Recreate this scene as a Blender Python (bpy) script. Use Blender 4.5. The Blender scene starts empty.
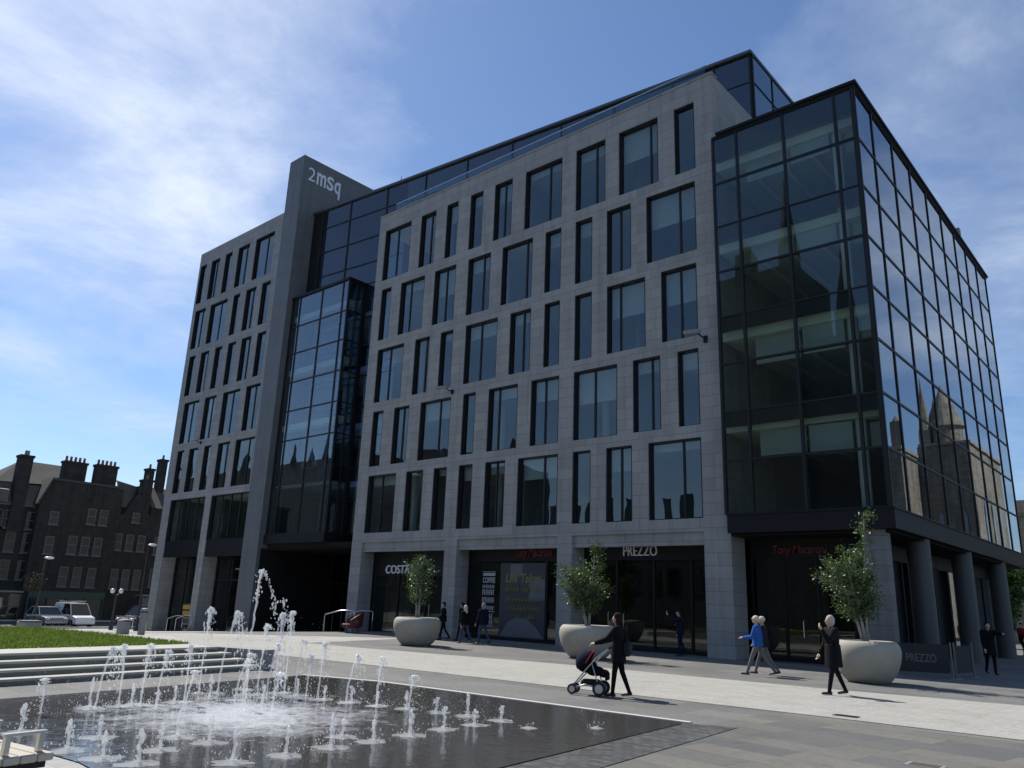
import bpy, bmesh, math, random
import numpy as np
from mathutils import Vector, Matrix
rad = math.radians
PI = math.pi
RND = random.Random(7)
sc = bpy.context.scene
COL = sc.collection

# ------------------------------------------------------------------ materials
def newmat(name):
    m = bpy.data.materials.new(name); m.use_nodes = True
    nt = m.node_tree; nt.nodes.clear()
    out = nt.nodes.new('ShaderNodeOutputMaterial')
    return m, nt, out
def N(nt, typ, **kw):
    n = nt.nodes.new(typ)
    for k, v in kw.items():
        if hasattr(n, k) and not isinstance(k, int): setattr(n, k, v)
    return n
def c4(c): return (c[0], c[1], c[2], 1.0)
def obj_coord(nt, scale=(1, 1, 1), out='Object'):
    tc = nt.nodes.new('ShaderNodeTexCoord'); mp = nt.nodes.new('ShaderNodeMapping')
    mp.inputs['Scale'].default_value = scale
    nt.links.new(tc.outputs[out], mp.inputs['Vector'])
    return mp.outputs['Vector']
def noise(nt, vec, scale, detail=4, rough=.55, dist=0):
    n = nt.nodes.new('ShaderNodeTexNoise')
    n.inputs['Scale'].default_value = scale; n.inputs['Detail'].default_value = detail
    n.inputs['Roughness'].default_value = rough; n.inputs['Distortion'].default_value = dist
    if vec is not None: nt.links.new(vec, n.inputs['Vector'])
    return n.outputs['Fac']
def ramp(nt, fac, stops):
    r = nt.nodes.new('ShaderNodeValToRGB')
    e = r.color_ramp.elements
    while len(e) < len(stops): e.new(.5)
    for i, (p, c) in enumerate(stops):
        e[i].position = p; e[i].color = c4(c) if hasattr(c, '__len__') else (c, c, c, 1)
    nt.links.new(fac, r.inputs['Fac'])
    return r.outputs['Color']
def mixc(nt, fac, a, b, mode='MIX'):
    n = nt.nodes.new('ShaderNodeMix'); n.data_type = 'RGBA'; n.blend_type = mode
    def put(sock, v):
        if hasattr(v, 'node'): nt.links.new(v, sock)
        elif hasattr(v, '__len__'): sock.default_value = c4(v)
        else: sock.default_value = v
    put(n.inputs[0], fac); put(n.inputs[6], a); put(n.inputs[7], b)
    return n.outputs[2]
def math_n(nt, op, a, b=None, clamp=False):
    n = nt.nodes.new('ShaderNodeMath'); n.operation = op; n.use_clamp = clamp
    for i, v in enumerate((a, b)):
        if v is None: continue
        if hasattr(v, 'node'): nt.links.new(v, n.inputs[i])
        else: n.inputs[i].default_value = v
    return n.outputs[0]
def bsdf(nt, out, color, rough=.6, metal=0, spec=.5, bump=None, bstr=.2, bdist=.02):
    p = nt.nodes.new('ShaderNodeBsdfPrincipled')
    if hasattr(color, 'node'): nt.links.new(color, p.inputs['Base Color'])
    else: p.inputs['Base Color'].default_value = c4(color)
    if hasattr(rough, 'node'): nt.links.new(rough, p.inputs['Roughness'])
    else: p.inputs['Roughness'].default_value = rough
    p.inputs['Metallic'].default_value = metal
    p.inputs['Specular IOR Level'].default_value = spec
    if bump is not None:
        b = nt.nodes.new('ShaderNodeBump'); b.inputs['Strength'].default_value = bstr; b.inputs['Distance'].default_value = bdist
        nt.links.new(bump, b.inputs['Height']); nt.links.new(b.outputs['Normal'], p.inputs['Normal'])
    nt.links.new(p.outputs[0], out.inputs['Surface'])
    return p
def mat_plain(name, c, rough=.6, metal=0, var=.18, scale=6, spec=.5, bstr=.15):
    m, nt, out = newmat(name)
    v = obj_coord(nt)
    n = noise(nt, v, scale, 5)
    col = mixc(nt, n, [x*(1-var) for x in c], [min(1, x*(1+var)) for x in c])
    n2 = noise(nt, v, scale*6, 3)
    bsdf(nt, out, col, rough, metal, spec, n2, bstr, .01)
    return m
def wall_vec(nt):
    tc = nt.nodes.new('ShaderNodeTexCoord'); s = nt.nodes.new('ShaderNodeSeparateXYZ'); c = nt.nodes.new('ShaderNodeCombineXYZ')
    nt.links.new(tc.outputs['Object'], s.inputs[0])
    nt.links.new(math_n(nt, 'ADD', s.outputs[0], s.outputs[1]), c.inputs[0]); nt.links.new(s.outputs[2], c.inputs[1])
    return c.outputs[0], tc.outputs['Object']
def mat_masonry(name, c, bw, bh, mortar=.012, var=.15, mort=.55, rough=.75, offset=.5, blotch=.12):
    m, nt, out = newmat(name)
    v, v3 = wall_vec(nt)
    br = nt.nodes.new('ShaderNodeTexBrick'); br.offset = offset
    nt.links.new(v, br.inputs['Vector'])
    br.inputs['Scale'].default_value = 1; br.inputs['Brick Width'].default_value = bw; br.inputs['Row Height'].default_value = bh
    br.inputs['Mortar Size'].default_value = mortar; br.inputs['Mortar Smooth'].default_value = .2; br.inputs['Bias'].default_value = 0
    br.inputs['Color1'].default_value = c4([x*(1-var) for x in c]); br.inputs['Color2'].default_value = c4([x*(1+var) for x in c])
    br.inputs['Mortar'].default_value = c4([x*mort for x in c])
    n1 = noise(nt, v3, .35, 5, .6); n2 = noise(nt, v3, 25, 3)
    col = mixc(nt, 1.0, br.outputs['Color'], ramp(nt, n1, [(.3, 1-blotch), (.7, 1+blotch)]), 'MULTIPLY')
    col = mixc(nt, .25, col, ramp(nt, n2, [(.35, .75*c[0]), (.65, 1.3*c[0])]))
    ms = nt.nodes.new('ShaderNodeMapping'); ms.inputs['Scale'].default_value = (2.2, 2.2, .16); nt.links.new(v3, ms.inputs['Vector'])
    col = mixc(nt, 1.0, col, ramp(nt, noise(nt, ms.outputs[0], 1.0, 5, .7), [(.34, 1-blotch*1.5), (.56, 1.04)]), 'MULTIPLY')
    bsdf(nt, out, col, rough, 0, .35, br.outputs['Fac'], -.25, .02)
    return m
def mat_paving(name, c, bw, bh, var, rot=0, mortar=.008, rough=.8, c2=None, blotch=.1, spec=.3, mort=.6):
    m, nt, out = newmat(name)
    tc = nt.nodes.new('ShaderNodeTexCoord'); mp = nt.nodes.new('ShaderNodeMapping'); mp.inputs['Rotation'].default_value = (0, 0, rot)
    nt.links.new(tc.outputs['Object'], mp.inputs['Vector']); v = mp.outputs['Vector']
    br = nt.nodes.new('ShaderNodeTexBrick'); br.offset = .37; nt.links.new(v, br.inputs['Vector'])
    br.inputs['Scale'].default_value = 1; br.inputs['Brick Width'].default_value = bw; br.inputs['Row Height'].default_value = bh
    br.inputs['Mortar Size'].default_value = mortar; br.inputs['Bias'].default_value = -.1
    c2 = c2 or [x*(1+var) for x in c]
    br.inputs['Color1'].default_value = c4([x*(1-var) for x in c]); br.inputs['Color2'].default_value = c4(c2)
    br.inputs['Mortar'].default_value = c4([x*mort for x in c])
    n1 = noise(nt, v, .25, 6, .65); n2 = noise(nt, v, 9, 4, .7)
    col = mixc(nt, 1.0, br.outputs['Color'], ramp(nt, n1, [(.3, 1-blotch), (.7, 1+blotch)]), 'MULTIPLY')
    col = mixc(nt, 1.0, col, ramp(nt, n2, [(.3, .86), (.7, 1.1)]), 'MULTIPLY')
    vo = nt.nodes.new('ShaderNodeTexVoronoi'); vo.inputs['Scale'].default_value = 1.6; nt.links.new(tc.outputs['Object'], vo.inputs['Vector'])
    spot = ramp(nt, vo.outputs['Distance'], [(.035, .72), (.05, 1.0)])
    col = mixc(nt, 1.0, col, spot, 'MULTIPLY')
    n3 = noise(nt, tc.outputs['Object'], .9, 7, .75, 1.2)
    col = mixc(nt, 1.0, col, ramp(nt, n3, [(.30, .78), (.46, 1.0)]), 'MULTIPLY')
    bsdf(nt, out, col, rough, 0, spec, n2, .15, .01)
    return m
def mat_glass(name, tint, base=.1, ior=1.55, wave=.02, rough=.0, refl=(1, 1, 1), wscale=.35):
    m, nt, out = newmat(name)
    geo = nt.nodes.new('ShaderNodeNewGeometry'); dt = nt.nodes.new('ShaderNodeVectorMath'); dt.operation = 'DOT_PRODUCT'
    nt.links.new(geo.outputs['Incoming'], dt.inputs[0]); nt.links.new(geo.outputs['Normal'], dt.inputs[1])
    cs = math_n(nt, 'SUBTRACT', 1.0, math_n(nt, 'ABSOLUTE', dt.outputs['Value']), True)
    fac = math_n(nt, 'ADD', math_n(nt, 'MULTIPLY', math_n(nt, 'POWER', cs, 5.0), 1-base), base, True)
    n = noise(nt, obj_coord(nt), wscale, 2, .5)
    b = nt.nodes.new('ShaderNodeBump'); b.inputs['Strength'].default_value = wave; b.inputs['Distance'].default_value = 1.0
    nt.links.new(n, b.inputs['Height'])
    tr = nt.nodes.new('ShaderNodeBsdfTransparent'); tr.inputs[0].default_value = c4(tint)
    gl = nt.nodes.new('ShaderNodeBsdfGlossy'); gl.inputs['Roughness'].default_value = rough; gl.inputs['Color'].default_value = c4(refl)
    nt.links.new(b.outputs[0], gl.inputs['Normal'])
    mx = nt.nodes.new('ShaderNodeMixShader')
    nt.links.new(fac, mx.inputs[0]); nt.links.new(tr.outputs[0], mx.inputs[1]); nt.links.new(gl.outputs[0], mx.inputs[2])
    nt.links.new(mx.outputs[0], out.inputs['Surface'])
    return m
def mat_leaf(name, c1, c2):
    m, nt, out = newmat(name)
    n = noise(nt, obj_coord(nt), 3.5, 3)
    col = mixc(nt, ramp(nt, n, [(.35, 0.0), (.65, 1.0)]), c1, c2)
    p = nt.nodes.new('ShaderNodeBsdfPrincipled'); nt.links.new(col, p.inputs['Base Color'])
    p.inputs['Roughness'].default_value = .42; p.inputs['Specular IOR Level'].default_value = .5
    t = nt.nodes.new('ShaderNodeBsdfTranslucent'); nt.links.new(mixc(nt, 1.0, col, (1.2, 1.5, .6), 'MULTIPLY'), t.inputs[0])
    mx = nt.nodes.new('ShaderNodeMixShader'); mx.inputs[0].default_value = .35
    nt.links.new(p.outputs[0], mx.inputs[1]); nt.links.new(t.outputs[0], mx.inputs[2]); nt.links.new(mx.outputs[0], out.inputs['Surface'])
    return m
def mat_water_drop(name, alpha=.75):
    m, nt, out = newmat(name)
    p = nt.nodes.new('ShaderNodeBsdfPrincipled')
    p.inputs['Base Color'].default_value = (.92, .94, .95, 1); p.inputs['Roughness'].default_value = .15
    p.inputs['Subsurface Weight'].default_value = 0
    tl = nt.nodes.new('ShaderNodeBsdfTranslucent'); tl.inputs[0].default_value = (.95, .96, .97, 1)
    tr = nt.nodes.new('ShaderNodeBsdfTransparent')
    m1 = nt.nodes.new('ShaderNodeMixShader'); m1.inputs[0].default_value = .4
    nt.links.new(p.outputs[0], m1.inputs[1]); nt.links.new(tl.outputs[0], m1.inputs[2])
    m2 = nt.nodes.new('ShaderNodeMixShader'); m2.inputs[0].default_value = alpha
    nt.links.new(tr.outputs[0], m2.inputs[1]); nt.links.new(m1.outputs[0], m2.inputs[2]); nt.links.new(m2.outputs[0], out.inputs['Surface'])
    return m

M = {}
M['granite'] = mat_masonry('pale granite cladding', (.300, .295, .285), 1.45, .50, .013, .12, .50, .7, .5, .09)
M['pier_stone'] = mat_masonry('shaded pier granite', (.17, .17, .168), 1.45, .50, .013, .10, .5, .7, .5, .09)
M['granite_dark'] = mat_masonry('dark honed granite', (.135, .145, .155), 1.5, .5, .010, .07, .70, .55, .5, .08)
M['frame'] = mat_plain('charcoal window metal', (.016, .017, .020), .5, 0, .1, 2, .3)
M['fascia'] = mat_plain('black fascia metal', (.010, .0105, .012), .55, 0, .15, 1, .25)
M['metal_grey'] = mat_plain('grey eave metal', (.10, .105, .115), .45, .4, .1, 1)
M['window_glass'] = mat_glass('window glass', (.80, .85, .84), .072, 1.5, .012)
M['bay_glass'] = mat_glass('bay glass', (.72, .80, .82), .12, 1.5, .004)
M['box_glass'] = mat_glass('front curtain wall glass', (.76, .82, .79), .06, 1.45, .004)
M['side_glass'] = mat_glass('side curtain wall glass', (.35, .40, .42), .34, 1.6, .0015, 0, (.88, .91, .95))
M['attic_glass'] = mat_glass('attic glass', (.30, .35, .40), .14, 1.45, .003)
M['shop_glass'] = mat_glass('shop window glass', (.70, .74, .74), .05, 1.5, .005)
M['recess_glass'] = mat_glass('recess glass', (.55, .66, .90), .10, 1.45, .003)
M['balustrade'] = mat_glass('balustrade glass', (.86, .92, .93), .04, 1.45, .0)
M['ceiling'] = mat_plain('office ceiling', (.62, .66, .62), .8, 0, .04, .5)
M['interior'] = mat_plain('office interior wall', (.20, .215, .205), .8, 0, .25, .25)
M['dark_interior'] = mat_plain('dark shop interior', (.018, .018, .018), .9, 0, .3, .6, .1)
M['white_column'] = mat_plain('white round column', (.62, .64, .62), .6, 0, .05, .5)
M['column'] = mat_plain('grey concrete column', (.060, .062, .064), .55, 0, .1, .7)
M['blind'] = mat_plain('pale roller blind', (.42, .46, .46), .85, 0, .06, 1)
M['white_letter'] = mat_plain('brushed pale letters', (.72, .73, .74), .4, .2, .05, 3)
M['sign_white'] = mat_plain('white painted letters', (.85, .85, .83), .5, 0, .05, 3)
M['sign_dull'] = mat_plain('grey printed letters', (.42, .43, .45), .6, 0, .12, 5)
M['sign_red'] = mat_plain('red script letters', (.17, .025, .03), .5, 0, .08, 4)
M['poster_bg'] = mat_plain('dark poster film', (.045, .046, .055), .5, 0, .35, .9)
M['poster_pale'] = mat_plain('grey poster print', (.14, .14, .155), .6, 0, .25, 1.2)
M['poster_yellow'] = mat_plain('yellow brush lettering', (.20, .20, .07), .6, 0, .25, 4)
M['paving'] = mat_paving('grey slab paving', (.150, .149, .141), 1.9, .9, .10, 0, .006, .8, (.18, .177, .165), .14)
M['paving_front'] = mat_paving('mixed grey slab paving', (.118, .121, .117), 1.8, .62, .14, .14, .006, .7, (.178, .167, .138), .18, .4)
M['paving_path'] = mat_paving('granite sett path', (.38, .368, .33), .42, .16, .06, 0, .010, .85, None, .06, .2, .8)
M['paving_pale'] = mat_paving('pale flagstone paving', (.40, .395, .37), .9, .6, .07, 0, .008, .85, None, .08, .2, .8)
M['kerb'] = mat_plain('pale granite kerb', (.50, .49, .45), .75, 0, .12, 3)
M['step'] = mat_plain('pale granite step', (.40, .385, .335), .8, 0, .16, 2.5)
M['riser_shade'] = mat_plain('step riser with shade in colour', (.20, .187, .16), .8, 0, .2, 2.5)  # shade on the riser faces is put into this darker colour
M['wet_edge'] = mat_paving('damp speckled setts', (.085, .089, .090), .16, .11, .25, .05, .010, .5, (.13, .13, .125), .35, .4)
M['asphalt'] = mat_plain('street asphalt', (.055, .056, .058), .85, 0, .2, 1.2)
M['soil'] = mat_plain('planter soil', (.03, .022, .015), .95, 0, .4, 14)
M['planter'] = mat_plain('cast stone planter', (.36, .335, .28), .75, 0, .16, 2.6, .4, .1)
M['bark'] = mat_plain('pale bark', (.30, .28, .24), .8, 0, .3, 12)
M['bark_dark'] = mat_plain('dark bark', (.09, .075, .06), .9, 0, .3, 8)
M['leaf'] = mat_leaf('planter tree leaves', (.030, .055, .016), (.085, .125, .045))
M['leaf_big'] = mat_leaf('square tree leaves', (.030, .060, .018), (.07, .12, .035))
M['grass'] = mat_plain('lawn turf', (.105, .135, .036), .9, 0, .35, 3)
M['grass_blade'] = mat_leaf('grass blades', (.105, .135, .032), (.16, .185, .055))
M['old_granite'] = mat_masonry('shade darkened granite', (.036, .036, .035), .6, .3, .012, .22, .8, .9, .5, .25)  # base tone darkened for house fronts standing in shade
M['old_granite_pale'] = mat_masonry('warm old granite', (.27, .235, .165), .7, .32, .012, .2, .75, .9, .5, .2)
M['church_stone'] = mat_masonry('old church granite', (.20, .18, .135), .7, .32, .012, .22, .8, .9, .5, .25)
M['church_glass'] = mat_plain('pale church window glass', (.16, .20, .25), .2, 0, .2, 1)
M['college'] = mat_masonry('grey college granite', (.11, .112, .115), .7, .35, .012, .15, .8, .9, .5, .2)
M['slate'] = mat_plain('pale slate roof', (.10, .097, .088), .95, 0, .2, 2, .05)
M['slate_brown'] = mat_plain('brown slate mansard', (.13, .12, .10), .7, 0, .25, 3)
M['roof_dark'] = mat_plain('dark roof felt', (.05, .05, .052), .8, 0, .2, 2)
M['clay'] = mat_plain('clay chimney pot', (.22, .12, .08), .8, 0, .2, 6)
M['sash'] = mat_plain('grey sash frame', (.10, .105, .105), .6, 0, .1, 4)
M['old_glass'] = mat_plain('dark old window glass', (.02, .024, .026), .08, 0, .2, 1)
M['shopgreen'] = mat_plain('dark green shop timber', (.022, .055, .045), .5, 0, .2, 2)
M['steel'] = mat_plain('brushed steel', (.55, .55, .54), .28, 1.0, .06, 8)
M['pole'] = mat_plain('dark lamp post paint', (.045, .05, .05), .5, .2, .1, 4)
M['lampglass'] = mat_plain('opal lamp globe', (.8, .8, .78), .3, 0, .03, 4)
M['bollard'] = mat_plain('grey stone bollard', (.24, .24, .24), .7, 0, .15, 6)
M['bench_wood'] = mat_plain('pale weathered bench slats', (.40, .36, .29), .7, 0, .14, 5)
M['maroon'] = mat_plain('maroon fabric', (.10, .018, .022), .7, 0, .2, 6)
M['banner'] = mat_plain('black barrier canvas', (.018, .018, .022), .7, 0, .2, 3)
M['brass'] = mat_plain('dull cream barrier post', (.16, .15, .12), .5, .3, .1, 6)
M['iron'] = mat_plain('cast iron drain', (.035, .033, .032), .6, .5, .2, 12)
M['rust'] = mat_plain('rusty manhole cover', (.085, .060, .045), .8, .2, .3, 12)
M['yellow'] = mat_plain('mustard yellow', (.45, .30, .05), .7, 0, .12, 4)
M['car_silver'] = mat_plain('silver car paint', (.40, .42, .45), .25, .5, .04, 2)
M['car_dark'] = mat_plain('dark blue car paint', (.03, .04, .06), .25, .3, .05, 2)
M['van_white'] = mat_plain('white van paint', (.72, .73, .74), .3, 0, .04, 2)
M['car_glass'] = mat_plain('dark car glass', (.02, .025, .03), .05, 0, .1, 1)
M['tyre'] = mat_plain('black tyre rubber', (.02, .02, .02), .85, 0, .15, 10)
M['rim'] = mat_plain('alloy wheel', (.45, .45, .46), .35, .8, .05, 6)
M['headlight'] = mat_plain('headlight lens', (.7, .72, .75), .1, 0, .05, 6)
M['flower'] = mat_plain('hanging flowers', (.05, .04, .02), .9, 0, .5, 14)
M['skin'] = mat_plain('skin', (.50, .32, .24), .55, 0, .06, 10)
M['shoe'] = mat_plain('dark shoes', (.02, .018, .017), .5, 0, .1, 10)
for nm, c in dict(black=(.0075, .0075, .009), navy=(.010, .013, .028), blue=(.03, .10, .36), greytrouser=(.15, .145, .145), denim=(.05, .075, .14), darkgrey=(.022, .022, .026), brown=(.05, .035, .028), red=(.45, .03, .03), hair_dark=(.018, .013, .011), hair_white=(.42, .40, .37), hair_blond=(.62, .54, .38), hair_grey=(.30, .29, .28), cap=(.60, .55, .44), cream=(.55, .5, .4)).items():
    M[nm] = mat_plain('cloth ' + nm if not nm.startswith('hair') else nm, c, .9, 0, .16, 9, .15)
M['silver'] = mat_plain('silver pram tube', (.5, .51, .52), .3, .9, .05, 8)
M['drop'] = mat_water_drop('falling water', .30)
M['foamring'] = mat_water_drop('white splash', .46)

def water_mat():
    m, nt, out = newmat('shallow fountain water')
    v = obj_coord(nt)
    n1 = noise(nt, v, 2.6, 3, .5, .5); n2 = noise(nt, v, 7, 2, .5)
    h = mixc(nt, .35, n1, n2)
    p = bsdf(nt, out, (.062, .060, .057), .09, 0, .5, h, .12, .06)
    p.inputs['IOR'].default_value = 1.33
    return m
M['water'] = water_mat()
def foam_mat():
    m, nt, out = newmat('drifting foam')
    tc = nt.nodes.new('ShaderNodeTexCoord')
    v = tc.outputs['Object']
    mp = nt.nodes.new('ShaderNodeMapping'); nt.links.new(v, mp.inputs['Vector']); mp.inputs['Scale'].default_value = (1/3.4, 1/3.2, 1)
    g = nt.nodes.new('ShaderNodeTexGradient'); g.gradient_type = 'SPHERICAL'; nt.links.new(mp.outputs[0], g.inputs[0])
    n1 = noise(nt, v, 1.7, 6, .7, .6); n2 = noise(nt, v, 8, 5, .75)
    a = math_n(nt, 'ADD', math_n(nt, 'MULTIPLY', n1, .9), math_n(nt, 'MULTIPLY', n2, .75))
    a = math_n(nt, 'ADD', a, math_n(nt, 'SUBTRACT', math_n(nt, 'MULTIPLY', g.outputs['Fac'], .95), .33))
    fac = ramp(nt, math_n(nt, 'MULTIPLY', a, .5), [(.42, 0.0), (.66, .55)])
    d = nt.nodes.new('ShaderNodeBsdfDiffuse'); d.inputs[0].default_value = (.75, .77, .8, 1)
    t = nt.nodes.new('ShaderNodeBsdfTransparent')
    mx = nt.nodes.new('ShaderNodeMixShader'); nt.links.new(fac, mx.inputs[0]); nt.links.new(t.outputs[0], mx.inputs[1]); nt.links.new(d.outputs[0], mx.inputs[2])
    nt.links.new(mx.outputs[0], out.inputs['Surface'])
    return m
M['foam'] = foam_mat()

# ------------------------------------------------------------------ mesh builder
class MB:
    def __init__(s): s.v = []; s.f = []; s.mi = []; s.cur = 0
    def add(s, vs, fs):
        o = len(s.v); s.v += [tuple(p) for p in vs]; s.f += [tuple(i+o for i in f) for f in fs]; s.mi += [s.cur]*len(fs)
        return s
    def box(s, x0, x1, y0, y1, z0, z1):
        vs = [(x0,y0,z0),(x1,y0,z0),(x1,y1,z0),(x0,y1,z0),(x0,y0,z1),(x1,y0,z1),(x1,y1,z1),(x0,y1,z1)]
        return s.add(vs, [(0,3,2,1),(4,5,6,7),(0,1,5,4),(1,2,6,5),(2,3,7,6),(3,0,4,7)])
    def rbox(s, c, size, rz=0, bev=0):
        hx, hy, hz = [q/2 for q in size]; ca, sa = math.cos(rz), math.sin(rz)
        b = bev
        if b <= 0:
            pts = [(sx*hx, sy*hy, sz*hz) for sz in (-1, 1) for sx, sy in ((-1,-1),(1,-1),(1,1),(-1,1))]
            fs = [(0,3,2,1),(4,5,6,7),(0,1,5,4),(1,2,6,5),(2,3,7,6),(3,0,4,7)]
        else:
            pts = []; fs = []
            ring = [(-hx+b,-hy),(hx-b,-hy),(hx,-hy+b),(hx,hy-b),(hx-b,hy),(-hx+b,hy),(-hx,hy-b),(-hx,-hy+b)]
            def shr(k): return [(x*(1-b/hx*k), y*(1-b/hy*k)) for x, y in ring]
            lv = [(-hz, 1), (-hz+b, 0), (hz-b, 0), (hz, 1)]
            for z, k in lv: pts += [(x, y, z) for x, y in shr(k)]
            for l in range(3):
                for i in range(8):
                    j = (i+1) % 8; fs.append((l*8+i, l*8+j, l*8+8+j, l*8+8+i))
            fs.append(tuple(range(7, -1, -1))); fs.append(tuple(range(24, 32)))
        return s.add([(c[0]+x*ca-y*sa, c[1]+x*sa+y*ca, c[2]+z) for x, y, z in pts], fs)
    def prism(s, poly, z0, z1):
        n = len(poly)
        zz0 = z0 if callable(z0) else (lambda x, y: z0); zz1 = z1 if callable(z1) else (lambda x, y: z1)
        vs = [(x, y, zz0(x, y)) for x, y in poly] + [(x, y, zz1(x, y)) for x, y in poly]
        fs = [tuple(range(n-1, -1, -1)), tuple(range(n, 2*n))] + [(i, (i+1) % n, n+(i+1) % n, n+i) for i in range(n)]
        return s.add(vs, fs)
    def extr(s, poly, axis, a0, a1):
        # polygon in the plane normal to axis: axis 'x' -> (y,z); 'y' -> (x,z)
        n = len(poly)
        mk = (lambda p, a: (a, p[0], p[1])) if axis == 'x' else (lambda p, a: (p[0], a, p[1]))
        vs = [mk(p, a0) for p in poly] + [mk(p, a1) for p in poly]
        fs = [tuple(range(n-1, -1, -1)), tuple(range(n, 2*n))] + [(i, (i+1) % n, n+(i+1) % n, n+i) for i in range(n)]
        return s.add(vs, fs)
    def cone(s, p0, p1, r0, r1, n=10, caps=True):
        p0, p1 = Vector(p0), Vector(p1); d = (p1-p0)
        if d.length < 1e-7: return s
        d.normalize(); a = d.orthogonal().normalized(); b = d.cross(a)
        vs = []
        for p, r in ((p0, r0), (p1, r1)):
            for i in range(n):
                t = 2*PI*i/n; vs.append(p + a*(math.cos(t)*r) + b*(math.sin(t)*r))
        fs = [(i, (i+1) % n, n+(i+1) % n, n+i) for i in range(n)]
        if caps: fs += [tuple(range(n-1, -1, -1)), tuple(range(n, 2*n))]
        return s.add(vs, fs)
    def tube(s, pts, r, n=8):
        pts = [Vector(p) for p in pts]; m = len(pts)
        rs = r if hasattr(r, '__len__') else [r]*m
        vs = []; fs = []; a = None
        for k in range(m):
            d = (pts[min(k+1, m-1)]-pts[max(k-1, 0)])
            d = d.normalized() if d.length > 1e-8 else Vector((0, 0, 1))
            a = d.orthogonal().normalized() if a is None else (a - d*a.dot(d)).normalized()
            b = d.cross(a)
            for i in range(n):
                t = 2*PI*i/n; vs.append(pts[k]+a*(math.cos(t)*rs[k])+b*(math.sin(t)*rs[k]))
        for k in range(m-1):
            for i in range(n):
                j = (i+1) % n; fs.append((k*n+i, k*n+j, k*n+n+j, k*n+n+i))
        fs += [tuple(range(n-1, -1, -1)), tuple(range((m-1)*n, m*n))]
        return s.add(vs, fs)
    def lathe(s, prof, n=32, c=(0, 0, 0), close=True):
        vs = []; fs = []
        for r, z in prof:
            for i in range(n):
                t = 2*PI*i/n; vs.append((c[0]+math.cos(t)*r, c[1]+math.sin(t)*r, c[2]+z))
        for k in range(len(prof)-1):
            for i in range(n):
                j = (i+1) % n; fs.append((k*n+i, k*n+j, k*n+n+j, k*n+n+i))
        if close: fs += [tuple(range(n-1, -1, -1)), tuple(range((len(prof)-1)*n, len(prof)*n))]
        return s.add(vs, fs)
    def ell(s, c, r, nu=12, nv=8, rz=0):
        vs = []; fs = []; ca, sa = math.cos(rz), math.sin(rz)
        rings = []
        for j in range(1, nv):
            ph = PI*j/nv
            for i in range(nu):
                t = 2*PI*i/nu; x = math.cos(t)*math.sin(ph)*r[0]; y = math.sin(t)*math.sin(ph)*r[1]
                vs.append((c[0]+x*ca-y*sa, c[1]+x*sa+y*ca, c[2]-math.cos(ph)*r[2]))
        bot = len(vs); vs.append((c[0], c[1], c[2]-r[2])); top = len(vs); vs.append((c[0], c[1], c[2]+r[2]))
        for j in range(nv-2):
            for i in range(nu):
                k = (i+1) % nu; fs.append((j*nu+i, j*nu+k, j*nu+nu+k, j*nu+nu+i))
        for i in range(nu):
            k = (i+1) % nu; fs.append((bot, k, i)); fs.append((top, (nv-2)*nu+i, (nv-2)*nu+k))
        return s.add(vs, fs)
    def xform(s, mat):
        s.v = [tuple(mat @ Vector(p)) for p in s.v]; return s
    def build(s, name, mat, parent=None, origin=None, smooth=False, autosmooth=None):
        off = Vector(origin) if origin is not None else (parent_world(parent) if parent else Vector((0, 0, 0)))
        me = bpy.data.meshes.new(name)
        if origin is None and not parent: off = Vector((0, 0, 0))
        me.from_pydata([(p[0]-off.x, p[1]-off.y, p[2]-off.z) for p in s.v], [], s.f)
        mats = mat if isinstance(mat, (list, tuple)) else [mat]
        for m in mats: me.materials.append(M[m])
        if len(mats) > 1: me.polygons.foreach_set('material_index', s.mi)
        if smooth: me.polygons.foreach_set('use_smooth', [True]*len(me.polygons))
        me.update()
        bm = bmesh.new(); bm.from_mesh(me); bmesh.ops.recalc_face_normals(bm, faces=bm.faces); bm.to_mesh(me); bm.free()
        if autosmooth:
            me.polygons.foreach_set('use_smooth', [True]*len(me.polygons)); me.set_sharp_from_angle(angle=rad(autosmooth))
        o = bpy.data.objects.new(name, me); COL.objects.link(o)
        if parent: o.parent = parent; o.location = (0, 0, 0)
        elif origin is not None: o.location = origin
        return o
def parent_world(p):
    v = Vector((0, 0, 0))
    while p: v = v + Vector(p.location); p = p.parent
    return v
def tag(o, label=None, cat=None, group=None, kind=None):
    if label: o['label'] = label
    if cat: o['category'] = cat
    if group: o['group'] = group
    if kind: o['kind'] = kind
    return o
def thing(name, label, cat, loc=(0, 0, 0), rz=0, group=None):
    o = bpy.data.objects.new(name, None); COL.objects.link(o); o.location = loc; o.rotation_euler = (0, 0, rz)
    o.empty_display_size = .3
    return tag(o, label, cat, group)
def copy_tree(o, parent=None):
    c = o.copy(); COL.objects.link(c)
    if parent: c.parent = parent
    for ch in list(o.children): copy_tree(ch, c)
    return c
def struct(o): o['kind'] = 'structure'; return o
def local_build(mb, name, mat, parent, **k):          # vertices already local to the thing
    return mb.build(name, mat, parent, origin=(0, 0, 0), **k) if False else _lb(mb, name, mat, parent, **k)
def _lb(mb, name, mat, parent, **k):
    o = mb.build(name, mat, None, origin=(0, 0, 0), **k); o.parent = parent; o.location = (0, 0, 0); return o
DG = lambda: bpy.context.evaluated_depsgraph_get()
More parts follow.
